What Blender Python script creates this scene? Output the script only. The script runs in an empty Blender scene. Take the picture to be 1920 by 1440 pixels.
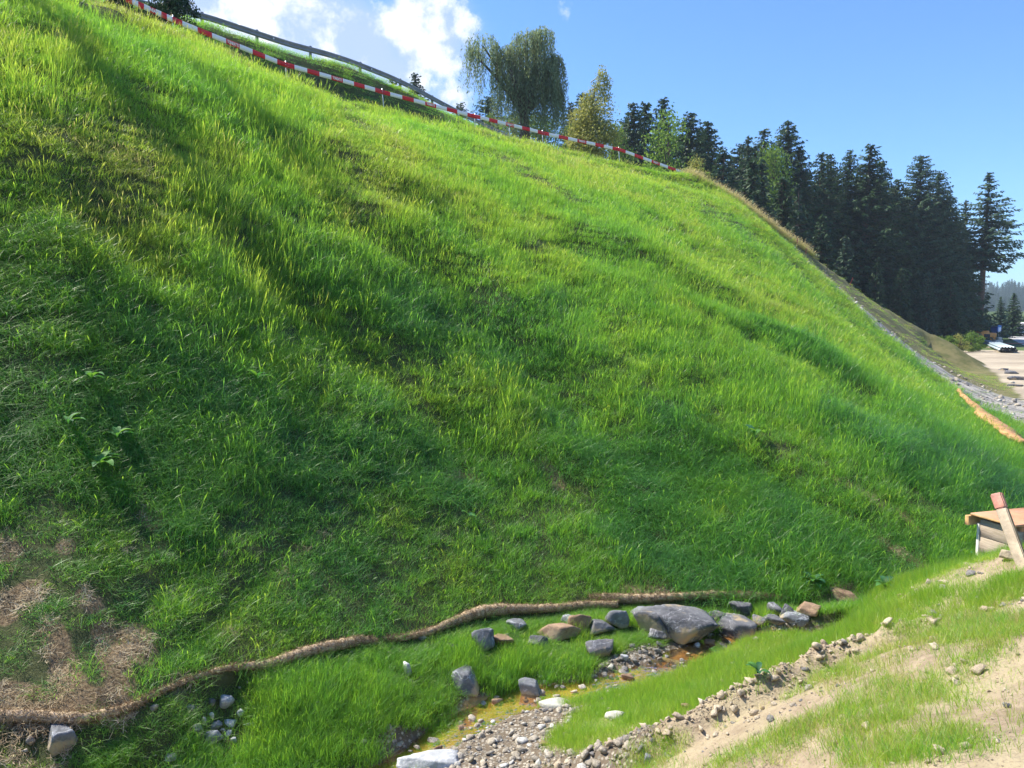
import bpy, math, random
import numpy as np
from mathutils import Vector, Matrix

# ---------------------------------------------------------------- camera, sky, sun, exposure
scene = bpy.context.scene
COL = scene.collection
cam_data = bpy.data.cameras.new('camera'); cam = bpy.data.objects.new('camera', cam_data); COL.objects.link(cam)
cam.location = (0, 0, 0); cam.rotation_euler = (math.radians(90 - 4.73), 0, 0)
cam_data.sensor_width = 36; cam_data.lens = 36 * 1450 / 1920; cam_data.clip_start = 0.05; cam_data.clip_end = 6000
scene.camera = cam
scene.view_settings.view_transform = 'Standard'; scene.view_settings.look = 'None'
scene.view_settings.exposure = 0.92; scene.view_settings.gamma = 1.0
scene.cycles.use_adaptive_sampling = True; scene.cycles.adaptive_threshold = 0.02
scene.cycles.max_bounces = 8; scene.cycles.diffuse_bounces = 4; scene.cycles.transmission_bounces = 6; scene.cycles.transparent_max_bounces = 8
scene.cycles.use_denoising = True

SUN_AZ_VEC = (-0.90, 0.43)          # the sun stands to the left and a little ahead of the camera
SUN_EL = math.radians(53.5)
SUN_ROT = math.atan2(SUN_AZ_VEC[0], SUN_AZ_VEC[1])
sun_dir = Vector((math.sin(SUN_ROT) * math.cos(SUN_EL), math.cos(SUN_ROT) * math.cos(SUN_EL), math.sin(SUN_EL)))
sd = bpy.data.lights.new('sun', 'SUN'); sd.energy = 5.0; sd.angle = math.radians(0.53); sd.color = (1.0, 0.93, 0.80)
sun = bpy.data.objects.new('sun', sd); COL.objects.link(sun)
sun.rotation_euler = (-sun_dir).to_track_quat('-Z', 'Y').to_euler(); sun.location = (-30, 30, 60)

def ray_v(px, py):
    u = (px - 960) / 1450.0; v = (720 - py) / 1450.0; c, s = math.cos(math.radians(4.73)), math.sin(math.radians(4.73))
    return Vector((u, c + v * s, -s + v * c)).normalized()

world = bpy.data.worlds.new('World'); scene.world = world; world.use_nodes = True
wn = world.node_tree.nodes; wl = world.node_tree.links; wn.clear()
w_out = wn.new('ShaderNodeOutputWorld'); w_bg = wn.new('ShaderNodeBackground'); w_bg.inputs['Strength'].default_value = 0.125
sky = wn.new('ShaderNodeTexSky'); sky.sky_type = 'NISHITA'; sky.sun_disc = False
sky.sun_elevation = SUN_EL; sky.sun_rotation = SUN_ROT; sky.altitude = 700; sky.air_density = 1.0; sky.dust_density = 0.6; sky.ozone_density = 1.6
tc = wn.new('ShaderNodeTexCoord')
def wmath(op, a, b=None, c=None, clamp=False):
    n = wn.new('ShaderNodeMath'); n.operation = op; n.use_clamp = clamp
    for i, v in enumerate((a, b, c)):
        if v is None: continue
        if isinstance(v, (int, float)): n.inputs[i].default_value = v
        else: wl.new(v, n.inputs[i])
    return n.outputs[0]
def wblobs(L, kw):
    acc = None
    for px, py, rad, amp in L:
        d = wn.new('ShaderNodeVectorMath'); d.operation = 'DOT_PRODUCT'; wl.new(tc.outputs['Generated'], d.inputs[0]); d.inputs[1].default_value = ray_v(px, py)
        k = 1.0 / (1 - math.cos(rad / 1450.0))
        g = wmath('MULTIPLY', wmath('EXPONENT', wmath('MULTIPLY', wmath('SUBTRACT', 1.0, d.outputs['Value']), -k)), amp)
        acc = g if acc is None else wmath('MAXIMUM', acc, g)
    return acc
def wnoise(scale, detail, rough, off):
    m = wn.new('ShaderNodeMapping'); wl.new(tc.outputs['Generated'], m.inputs['Vector']); m.inputs['Location'].default_value = off
    n = wn.new('ShaderNodeTexNoise'); wl.new(m.outputs[0], n.inputs['Vector'])
    n.inputs['Scale'].default_value = scale; n.inputs['Detail'].default_value = detail; n.inputs['Roughness'].default_value = rough
    return n.outputs['Fac']
def wramp(v, a, b):
    n = wn.new('ShaderNodeMapRange'); n.interpolation_type = 'SMOOTHSTEP'; wl.new(v, n.inputs['Value'])
    n.inputs['From Min'].default_value = a; n.inputs['From Max'].default_value = b
    return n.outputs['Result']
def wmix(f, a, b):
    n = wn.new('ShaderNodeMix'); n.data_type = 'RGBA'
    wl.new(f, n.inputs[0])
    for i, v in ((6, a), (7, b)):
        if isinstance(v, tuple): n.inputs[i].default_value = (*v, 1)
        else: wl.new(v, n.inputs[i])
    return n.outputs[2]
n1 = wnoise(5.5, 8, 0.58, (3.1, 1.2, 0.4)); n2 = wnoise(17, 9, 0.66, (0.3, 5.2, 2.4))
puff = wblobs([(760, 25, 90, .80), (700, 45, 70, .55), (815, 125, 62, .72), (790, 70, 60, .7), (872, 42, 40, .75), (735, 165, 50, .45), (845, 172, 46, .7), (880, 80, 32, .45), (795, 10, 70, .7),
               (470, 15, 90, .8), (620, 20, 100, .66), (540, 70, 70, .55), (560, -40, 120, .6), (1062, 20, 30, .62), (690, 100, 60, .45), (610, 60, 50, .4), (250, -260, 260, .6), (600, -300, 250, .6), (100, -1500, 600, .5), (-1700, -600, 600, .5), (900, 190, 30, .3), (1115, 32, 16, .28),
               (730, 80, 30, .3), (655, 95, 30, .15)], 1)
puff_m = wmath('MULTIPLY', wramp(wmath('ADD', wmath('MULTIPLY', wmath('ADD', n2, wmath('MULTIPLY', n1, 0.5)), 3.2), wmath('MULTIPLY', puff, 1.25)), 2.90, 3.55), wramp(puff, 0.06, 0.35))
veil = wblobs([(520, 60, 170, 1.2), (640, 110, 140, 1.1), (720, 160, 110, .9), (380, -60, 260, 1.2), (780, 60, 100, .9), (830, 190, 70, .6), (860, 120, 60, .45), (1000, 60, 60, .08)], 1)
veil_m = wmath('MULTIPLY', wramp(wmath('ADD', veil, wmath('MULTIPLY', n1, 1.3)), 0.85, 1.5), 0.75)
# the farthest puff blobs, outside the view, are added to fill the shade
skyc = wn.new('ShaderNodeMix'); skyc.data_type = 'RGBA'; skyc.blend_type = 'MULTIPLY'; skyc.inputs[0].default_value = 1.0
wl.new(sky.outputs[0], skyc.inputs[6]); skyc.inputs[7].default_value = (0.54, 0.78, 1.06, 1)
c1 = wmix(veil_m, skyc.outputs[2], (2.9, 3.4, 4.4))
c2 = wmix(puff_m, c1, (5.0, 5.2, 5.5))
wl.new(c2, w_bg.inputs['Color']); wl.new(w_bg.outputs[0], w_out.inputs['Surface'])
# ---------------------------------------------------------------- terrain (metres, eye level is z = 0)
def smooth(a, b, x):
    t = np.clip((x - a) / (b - a), 0, 1)
    return t * t * (3 - 2 * t)

def vnoise(x, y, seed=0):
    x = np.asarray(x, float); y = np.asarray(y, float)
    xi = np.floor(x).astype(np.int64); yi = np.floor(y).astype(np.int64)
    fx = x - xi; fy = y - yi
    fx = fx * fx * (3 - 2 * fx); fy = fy * fy * (3 - 2 * fy)
    def h(a, b):
        n = (a * 374761393 + b * 668265263 + seed * 1442695041) & 0xFFFFFFFF
        n = ((n ^ (n >> 13)) * 1274126177) & 0xFFFFFFFF
        n = ((n ^ (n >> 16)) * 2246822519) & 0xFFFFFFFF
        return ((n ^ (n >> 15)) & 0xFFFFFF) / float(0xFFFFFF) * 2 - 1
    return ((h(xi, yi) * (1 - fx) + h(xi + 1, yi) * fx) * (1 - fy)
            + (h(xi, yi + 1) * (1 - fx) + h(xi + 1, yi + 1) * fx) * fy)

def fbm(x, y, s, octs=4, seed=0, gain=0.5):
    r = 0; a = 1.0; f = 1.0 / s; t = 0
    for k in range(octs):
        r = r + a * vnoise(x * f + 17.3 * k, y * f - 9.1 * k, seed + k); t += a
        a *= gain; f *= 2.03
    return r / t

def poly_near(x, y, P):
    """distance to a polyline, z there, arc length there and side (left positive)"""
    P = np.asarray(P, float)
    bd = np.full(x.shape, 1e9); bz = np.zeros(x.shape); bs = np.zeros(x.shape); side = np.ones(x.shape)
    s0 = 0.0
    for i in range(len(P) - 1):
        a, b = P[i], P[i + 1]
        d = b[:2] - a[:2]; L = np.hypot(*d)
        t = np.clip(((x - a[0]) * d[0] + (y - a[1]) * d[1]) / L ** 2, 0, 1)
        dx = x - (a[0] + t * d[0]); dy = y - (a[1] + t * d[1])
        dd = np.hypot(dx, dy)
        m = dd < bd - 1e-9
        bd = np.where(m, dd, bd)
        if P.shape[1] > 2: bz = np.where(m, a[2] + t * (b[2] - a[2]), bz)
        bs = np.where(m, s0 + t * L, bs)
        side = np.where(m, np.sign(d[0] * dy - d[1] * dx), side)
        s0 += L
    return bd, bz, bs, side

def spline(P, n=8):
    """Catmull-Rom through the points"""
    P = np.asarray(P, float); Q = np.vstack([2 * P[0] - P[1], P, 2 * P[-1] - P[-2]])
    out = []
    for i in range(1, len(Q) - 2):
        for k in range(n):
            t = k / n
            out.append(0.5 * ((2 * Q[i]) + (-Q[i - 1] + Q[i + 1]) * t + (2 * Q[i - 1] - 5 * Q[i] + 4 * Q[i + 1] - Q[i + 2]) * t * t
                              + (-Q[i - 1] + 3 * Q[i] - 3 * Q[i + 1] + Q[i + 2]) * t ** 3))
    out.append(P[-1])
    return np.array(out)

F_PX, PITCH = 1450.0, math.radians(4.73)
def ray_dir(px, py):
    u = (px - 960) / F_PX; v = (720 - py) / F_PX
    c, s = math.cos(PITCH), math.sin(PITCH)
    return np.array([u, c + v * s, -s + v * c])
def at_z(px, py, z):
    d = ray_dir(px, py); return d * (z / d[2])
def at_y(px, py, y):
    d = ray_dir(px, py); return d * (y / d[1])
def project(p):
    c, s = math.cos(PITCH), math.sin(PITCH)
    p = np.asarray(p, float)
    f = p[..., 1] * c - p[..., 2] * s; u = p[..., 1] * s + p[..., 2] * c
    return 960 + F_PX * p[..., 0] / f, 720 - F_PX * u / f

TOE_K = [(-9, 4.6, -3.15), (-6.5, 5.6, -3.2)] + [tuple(at_z(*q)) for q in
         [(0, 1352, -3.3), (170, 1335, -3.3), (340, 1285, -3.36), (680, 1212, -3.56), (900, 1166, -3.70), (1120, 1136, -3.76),
          (1470, 1128, -3.76), (1620, 1108, -3.70)]] + [(7.9, 11.4, -3.55), (12.6, 16.6, -3.5), (23.0, 34.6, -3.5), (28.5, 45, -3.5), (34, 55, -3.5), (36, 62, -3.5)]
TOE = spline(TOE_K, 6)
CREST_K = [(-26, 3, 8.6), (-17, 12, 8.5)] + [tuple(at_y(*q)) for q in
           [(230, 22, 21.5), (330, 62, 23.0), (560, 160, 27.3), (760, 219, 31.7), (960, 262, 36.0), (1200, 318, 41.5), (1290, 332, 44.5),
            (1385, 378, 48.0), (1440, 420, 51.0), (1560, 503, 55.0), (1640, 566, 58.0), (1730, 612, 59.0), (1790, 652, 57.0), (1846, 692, 55.2)]]
CREST = spline(CREST_K, 6)

RAIL = spline([tuple(at_y(px, py, yy)) for px, py, yy in [(120, -48, 27.5), (290, 5, 30.0), (375, 22, 31.6), (440, 42, 32.4), (540, 75, 34.4), (620, 97, 36.0),
                (680, 118, 37.6), (760, 152, 40.3), (850, 200, 45.5), (940, 245, 51.5)]] + [(6, 60, 11.2), (14, 72, 9.5), (20, 84, 8.0)], 6)
LOW_PX = [(60, 1440, -3.58), (250, 1440, -3.74), (300, 1400, -3.66), (420, 1350, -3.72), (600, 1440, -4.05), (560, 1310, -3.66), (640, 1390, -3.95),
          (700, 1330, -3.88), (850, 1280, -3.94), (780, 1240, -3.76), (950, 1230, -3.9), (1010, 1255, -3.98),
          (1060, 1200, -3.9), (1130, 1250, -3.98), (1200, 1190, -3.9), (1280, 1195, -3.93), (1400, 1172, -3.9), (1500, 1152, -3.88),
          (760, 1425, -4.16), (850, 1370, -4.13), (930, 1318, -4.10), (1000, 1298, -4.08), (1100, 1290, -4.06), (1230, 1262, -4.02),
          (1300, 1222, -4.0),
          (880, 1405, -4.11), (1050, 1340, -4.03), (830, 1440, -4.14), (1000, 1440, -3.97), (960, 1400, -4.06),
          (1080, 1395, -3.85), (1110, 1340, -3.98), (1250, 1385, -3.3), (1200, 1440, -3.35), (1400, 1440, -2.55), (1300, 1230, -3.95),
          (1400, 1195, -3.85), (1400, 1250, -3.6), (1400, 1330, -3.1), (1500, 1240, -3.15), (1500, 1168, -3.65), (1570, 1140, -3.45),
          (1640, 1118, -3.2), (1740, 1085, -2.8), (1740, 1180, -2.55), (1620, 1200, -2.9), (1830, 1056, -2.42), (1920, 1040, -2.12),
          (1920, 1200, -1.95), (1920, 1440, -1.75), (1650, 1440, -2.0), (1600, 1300, -2.35), (1750, 1300, -2.15), (1500, 1350, -2.6)]
LOW_XY = [(-9, 0, -2.8), (-4, 0, -2.4), (0, 0, -1.62), (4, 0, -1.6), (9, 0, -1.7), (0, 2.6, -2.25), (-3, 3, -3.2), (-7, 3, -3.4), (3, 2, -1.72),
          (1.2, 4, -2.75), (7, 3, -1.75), (9, 6, -2.0), (12, 9, -2.5), (7.6, 7.6, -2.7), (6.2, 8.9, -3.2), (5.0, 9.6, -3.75), (8, 10, -3.4),
          (3.9, 9.0, -3.95), (10, 12.5, -3.45), (14, 14, -3.4), (18, 20, -3.5), (20, 12, -3.2), (26, 26, -3.5), (-12, 3, -3.3), (-5.5, 5, -3.75)]
LOW = np.array([at_z(*q) for q in LOW_PX] + list(LOW_XY) + [tuple(p) for p in TOE_K[1:-3]])
def _tps_u(r2): return 0.5 * r2 * np.log(r2 + 1e-9)
def _tps_fit(P, lam):
    n = len(P); d = ((P[:, None, :2] - P[None, :, :2]) ** 2).sum(-1)
    A = np.zeros((n + 3, n + 3)); A[:n, :n] = _tps_u(d) + lam * np.eye(n)
    A[:n, n] = 1; A[:n, n + 1:] = P[:, :2]; A[n, :n] = 1; A[n + 1:, :n] = P[:, :2].T
    return np.linalg.solve(A, np.concatenate([P[:, 2], [0, 0, 0]]))
LOW_W = _tps_fit(LOW, 0.02)
def low_height(x, y):
    cx = np.clip(x, -14, 28); cy = np.clip(y, -2, 26)
    out = LOW_W[-3] + LOW_W[-2] * cx + LOW_W[-1] * cy
    for i, p in enumerate(LOW):
        out = out + LOW_W[i] * _tps_u((cx - p[0]) ** 2 + (cy - p[1]) ** 2)
    return np.clip(out, -4.6, -1.55)

BERM = spline([at_z(*q)[:2] for q in [(1020, 1450, -3.75), (1150, 1412, -3.5), (1250, 1378, -3.25), (1330, 1335, -3.15), (1440, 1290, -3.0), (1530, 1245, -2.95),
                                     (1640, 1210, -2.75), (1720, 1190, -2.6)]], 6)
STREAM3 = spline([tuple(at_z(*q)) for q in [(640, 1500, -4.17), (760, 1425, -4.15), (850, 1368, -4.13), (930, 1322, -4.11), (1010, 1300, -4.09), (1100, 1288, -4.06),
                                       (1225, 1258, -4.01), (1285, 1230, -3.99), (1390, 1200, -3.96)]] + [(4.3, 9.15, -3.94), (6.0, 10.0, -3.92)], 6)
STREAM = STREAM3[:, :2]

STREAKS = []      # low ribs and rills added to shade the face in oblique streaks
def streak_rib(x, y):
    h = 0 * x
    for P, amp, w in STREAKS:
        d, _, s, sd = poly_near(x, y, P); L = np.hypot(*np.diff(P, axis=0).T).sum(); q = sd * d / w
        h = h + amp * smooth(0, .2 * L, s) * (1 - smooth(.75 * L, L, s)) * (np.exp(-(q - .9) ** 2) - 1.1 * np.exp(-(q + .9) ** 2))
    return h
def height(x, y, detail=True):
    x = np.asarray(x, float); y = np.asarray(y, float)
    dT, zT, sT, sideT = poly_near(x, y, TOE)
    dC, zC, sC, sideC = poly_near(x, y, CREST)
    low = low_height(x, y)
    far = -3.5 + 0 * x
    low = low * (1 - smooth(18, 26, y)) + far * smooth(18, 26, y)
    # ground climbs gently far behind, higher on the left
    low = low + smooth(100, 330, y) * 7.0 + smooth(60, 160, y) * smooth(60, -60, x) * 10
    up = sideT > 0; over = (sideC > 0) & up
    t = dT / (dT + dC + 1e-6)
    prof = t + 0.05 * np.sin(np.pi * t) * np.sin(np.pi * t) - 0.035 * np.sin(2 * np.pi * t)
    prof = prof - 0.17 * np.sin(np.pi * np.clip(t, 0, 1)) ** 0.8 * smooth(9, 17, x)
    face = zT + (zC - zT) * prof
    # behind the lip: a shallow trough, then the road bank
    road_z = 11.6 - 3.0 * smooth(-3, 14, x) - 9 * smooth(14, 60, x) * smooth(40, 70, y)
    dR, zR, sR, sideR = poly_near(x, y, RAIL)
    road_z = np.minimum(zR - 0.66 - 0.40 * smooth(-8, -3, x), road_z + 0.6)
    t2 = np.where(sideR > 0, 1.0, dC / (dC + dR + 1e-6))
    bank = zC - 0.45 * smooth(0.2, 1.5, dC) + (road_z - zC + 0.45) * smooth(0.40, 0.95, t2)
    fade = smooth(18, 90, dC) * smooth(45, 100, y)
    bank = np.where(x > 8, zC + (bank - zC) * (1 - smooth(8, 15, x)) - 0.05 * dC * smooth(8, 15, x), bank)
    top = bank * (1 - fade) + np.maximum(low, bank - 6 * fade) * fade
    top = np.where(x > 14, np.where(dC < 80, bank * (1 - smooth(0.0, 4.5, dC)) + low * smooth(0.0, 4.5, dC), low), top)
    h = np.where(over, top, np.where(up, face, low))
    beyond = smooth(58, 66, y) * smooth(24, 36, x)
    h = h * (1 - beyond) + low * beyond
    if detail:
        f = np.where(up, smooth(0.3, 2.5, dT), 0) * (1 - smooth(80, 140, y))
        near = 1 - smooth(25, 60, y)
        # lobes that run down the slope, hummocks and the steps left by the digger
        s_al = x * 0.62 + y * 0.78
        h = h + f * (0.15 * fbm(s_al, dT * 0.40, 3.2, 3, 5) + 0.13 * smooth(0.0, 0.6, fbm(x, y, 1.7, 3, 9)) * (1 - smooth(30, 60, y)) + 0.05 * fbm(s_al, dT * .5, 0.8, 2, 19))
        h = h + .75 * f * streak_rib(x + .35 * fbm(x, y, 1.5, 2, 44), y + .35 * fbm(x, y, 1.5, 2, 45))
        lip = np.exp(-((dC - 1.7 - 0.9 * fbm(x, y, 4, 2, 31)) / 0.45) ** 2) * np.where(over, 0, 1)
        h = h - f * 0.30 * lip * smooth(-0.35, 0.35, fbm(sC, sC * 0, 5, 2, 77))
        lip2 = np.exp(-((dC - 4.2 - 1.2 * fbm(x, y, 5, 2, 41)) / 0.6) ** 2) * np.where(over, 0, 1)
        h = h - f * 0.25 * lip2 * smooth(0.0, 0.5, fbm(sC, sC * 0, 7, 2, 78))
        stp = smooth(-.3, .35, fbm(sC, sC * 0, 4.5, 2, 177))
        h = h - f * np.where(over, 0, 1) * (.25 + .75 * stp) * 0.60 * smooth(.15, .75, dC + .3 * fbm(x, y, 1.5, 2, 31)) * (1 - smooth(1.0, 4.2, dC)) * (1 - smooth(9, 14, x))
        g = np.where(up, 0, 1) * (1 - smooth(12, 25, y)) * smooth(2.0, 3.2, np.hypot(x, y))
        dB, _, sB, _ = poly_near(x, y, BERM)
        berm = np.exp(-(dB / 0.16) ** 2)
        dS, zS, _, sdS = poly_near(x, y, STREAM3)
        h = h + g * (0.035 * fbm(x, y, 0.5, 3, 61) + 0.012 * fbm(x, y, 0.12, 2, 67)
                     + berm * (0.15 + 0.09 * fbm(x, y, 0.22, 3, 88) + .04 * fbm(x, y, .08, 2, 89)) - 0.05 * np.exp(-((dB - 0.27) / 0.1) ** 2))
        near_s = g * (1 - smooth(.5, 1.1, dS)); h = np.where(near_s > 0, h + near_s * np.maximum(zS + .015 + .03 * fbm(x, y, .3, 2, 55) - h, 0), h)
        kS = g * (1 - smooth(0.17, 0.36, dS + 0.10 * fbm(x, y, 0.4, 2, 12))); h = h * (1 - kS) + kS * (zS - .045 + .03 * fbm(x, y, .25, 3, 56))
        # gullies washed under the mat at the lower left
        gl = np.exp(-(((x + 3.72) * 0.92 - (y - 7.3) * 0.25) / 0.16) ** 2) + np.exp(-(((x + 3.12) * 0.92 - (y - 7.4) * 0.25) / 0.13) ** 2)
        h = h - np.where(up, 0.09 * gl * smooth(0.1, 0.5, dT) * (1 - smooth(0.9, 1.8, dT)), 0)
    # flat places: the haul road and yard at the far right
    return h

def hz(x, y):
    return float(height(np.array([x]), np.array([y]))[0])

def hit(px, py, y0=3.0, y1=400.0):
    """where the line of sight of a photo pixel meets the ground"""
    d = ray_dir(px, py); ys = np.concatenate([np.arange(y0, 30, 0.05), np.arange(30, y1, 0.25)])
    P = d[None, :] * (ys / d[1])[:, None]
    b = height(P[:, 0], P[:, 1]) > P[:, 2]
    i = int(np.argmax(b))
    return P[i] if b.any() else None

for _P, _a, _w in [([(190, 300), (420, 420), (560, 520), (700, 660), (850, 780), (1060, 930)], .20, .55), ([(560, 330), (760, 460), (900, 560), (1050, 690), (1200, 800)], .20, .55),
                   ([(1250, 560), (1450, 640), (1620, 740), (1760, 860)], .20, .6), ([(-60, 300), (200, 380), (330, 480), (420, 620)], .18, .5), ([(900, 380), (1150, 470), (1350, 560), (1560, 640)], .2, .6),
                   ([(1000, 860), (1200, 990), (1400, 1090)], .12, .35), ([(430, 230), (640, 300), (850, 400)], .18, .6), ([(1330, 800), (1500, 900), (1640, 1010)], .13, .35)]:
    STREAKS.append((spline([hit(*q)[:2] for q in _P], 5), _a, _w))
# ---------------------------------------------------------------- helpers
rng = np.random.default_rng(7)
random.seed(5)
PI = math.pi
def mesh_np(name, V, faces, mats=None, attrs=None, smooth_shade=False):
    """faces: list of (k,3) / (k,4) arrays"""
    me = bpy.data.meshes.new(name)
    V = np.asarray(V, np.float32); me.vertices.add(len(V)); me.vertices.foreach_set('co', V.ravel())
    fs = [np.asarray(f, np.int32) for f in faces if len(f)]
    if fs:
        li = np.concatenate([f.ravel() for f in fs]); cnt = np.concatenate([np.full(len(f), f.shape[1], np.int32) for f in fs])
        me.loops.add(len(li)); me.loops.foreach_set('vertex_index', li)
        me.polygons.add(len(cnt)); st = np.zeros(len(cnt), np.int32); st[1:] = np.cumsum(cnt)[:-1]
        me.polygons.foreach_set('loop_start', st); me.polygons.foreach_set('loop_total', cnt)
        if smooth_shade: me.polygons.foreach_set('use_smooth', np.ones(len(cnt), bool))
    for k, a in (attrs or {}).items():
        a = np.asarray(a, np.float32)
        at = me.attributes.new(k, 'FLOAT_VECTOR' if a.ndim == 2 else 'FLOAT', 'POINT')
        at.data.foreach_set('vector' if a.ndim == 2 else 'value', a.ravel())
    me.update(calc_edges=True); me.validate()
    for m in (mats if isinstance(mats, (list, tuple)) else [mats] if mats else []): me.materials.append(m)
    return me

def link(name, me, parent=None, loc=None, rot=None, scale=None):
    o = bpy.data.objects.new(name, me); COL.objects.link(o)
    if parent is not None: o.parent = parent
    if loc is not None: o.location = loc
    if rot is not None: o.rotation_euler = rot
    if scale is not None: o.scale = scale if hasattr(scale, '__len__') else (scale,) * 3
    return o
def tag(o, label=None, cat=None, group=None, kind=None):
    if label: o['label'] = label
    if cat: o['category'] = cat
    if group: o['group'] = group
    if kind: o['kind'] = kind
    return o
def empty(name, loc, rot=(0, 0, 0)):
    o = bpy.data.objects.new(name, None); COL.objects.link(o); o.location = loc; o.rotation_euler = rot; return o
def copy_tree(o, parent=None):
    c = o.copy(); COL.objects.link(c); c.parent = parent
    for ch in list(o.children): copy_tree(ch, c)
    return c

class MB:
    """collects boxes, tubes and quads into one mesh"""
    def __init__(self): self.V = []; self.Q = []; self.T = []; self.n = 0
    def add(self, V, Q=None, T=None):
        V = np.asarray(V, float)
        if Q is not None and len(Q): self.Q.append(np.asarray(Q) + self.n)
        if T is not None and len(T): self.T.append(np.asarray(T) + self.n)
        self.V.append(V); self.n += len(V)
    def box(self, c, s, R=None, bev=0.0):
        sx, sy, sz = [v / 2 for v in s]
        if bev <= 0:
            V = np.array([(x, y, z) for x in (-sx, sx) for y in (-sy, sy) for z in (-sz, sz)], float)
            Q = [(0, 1, 3, 2), (4, 6, 7, 5), (0, 4, 5, 1), (2, 3, 7, 6), (0, 2, 6, 4), (1, 5, 7, 3)]
            T = None
        else:
            V = []; b = min(bev, sx, sy, sz)
            for x in (-1, 1):
                for y in (-1, 1):
                    for z in (-1, 1):
                        V += [(x * sx, y * (sy - b), z * (sz - b)), (x * (sx - b), y * sy, z * (sz - b)), (x * (sx - b), y * (sy - b), z * sz)]
            V = np.array(V); ix = lambda x, y, z, k: ((x * 2 + y) * 2 + z) * 3 + k
            Q = []
            for x in (0, 1): Q.append([ix(x, 0, 0, 0), ix(x, 1, 0, 0), ix(x, 1, 1, 0), ix(x, 0, 1, 0)][::(1 if x else -1)])
            for y in (0, 1): Q.append([ix(0, y, 0, 1), ix(0, y, 1, 1), ix(1, y, 1, 1), ix(1, y, 0, 1)][::(1 if y else -1)])
            for z in (0, 1): Q.append([ix(0, 0, z, 2), ix(1, 0, z, 2), ix(1, 1, z, 2), ix(0, 1, z, 2)][::(1 if z else -1)])
            for a in (0, 1):
                for b_ in (0, 1):
                    Q.append([ix(a, b_, 0, 0), ix(a, b_, 1, 0), ix(a, b_, 1, 1), ix(a, b_, 0, 1)])
                    Q.append([ix(a, 0, b_, 0), ix(a, 1, b_, 0), ix(a, 1, b_, 2), ix(a, 0, b_, 2)])
                    Q.append([ix(0, a, b_, 1), ix(1, a, b_, 1), ix(1, a, b_, 2), ix(0, a, b_, 2)])
            T = [[ix(x, y, z, 0), ix(x, y, z, 1), ix(x, y, z, 2)] for x in (0, 1) for y in (0, 1) for z in (0, 1)]
        if R is not None: V = V @ np.array(R).T
        self.add(V + np.asarray(c, float), Q, T)
    def tube(self, P, r, n=8, cap=True, wob=0.0):
        P = np.asarray(P, float); r = np.broadcast_to(np.asarray(r, float), (len(P),))
        T = np.gradient(P, axis=0); T /= np.linalg.norm(T, axis=1)[:, None] + 1e-9
        ref = np.where(np.abs(T[:, 2:3]) > 0.9, np.array([[1., 0, 0]]), np.array([[0, 0, 1.]]))
        A = np.cross(T, ref); A /= np.linalg.norm(A, axis=1)[:, None] + 1e-9; B = np.cross(T, A)
        a = np.arange(n) * 2 * PI / n
        rr = r[:, None] * (1 + wob * rng.uniform(-1, 1, (len(P), n)))
        V = P[:, None, :] + rr[..., None] * (np.cos(a)[None, :, None] * A[:, None, :] + np.sin(a)[None, :, None] * B[:, None, :])
        i = np.arange(len(P) - 1)[:, None] * n; j = np.arange(n)[None, :]; k = (j + 1) % n
        Q = np.stack([i + j, i + k, i + n + k, i + n + j], -1).reshape(-1, 4)
        V = V.reshape(-1, 3); Tr = []
        if cap:
            V = np.vstack([V, P[0], P[-1]]); c0, c1 = len(V) - 2, len(V) - 1; m = (len(P) - 1) * n
            Tr = [(c0, (q + 1) % n, q) for q in range(n)] + [(c1, m + q, m + (q + 1) % n) for q in range(n)]
        self.add(V, Q, Tr)
    def build(self, name, mat, parent=None, smooth_shade=False, **k):
        return link(name, self.mesh(name, mat, smooth_shade), parent, **k)
    def mesh(self, name, mat, smooth_shade=False):
        return mesh_np(name, np.vstack(self.V), ([np.vstack(self.Q)] if self.Q else []) + ([np.vstack(self.T)] if self.T else []), mat, None, smooth_shade)

def rot_z(a): c, s = math.cos(a), math.sin(a); return np.array([(c, -s, 0), (s, c, 0), (0, 0, 1.)])

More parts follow.
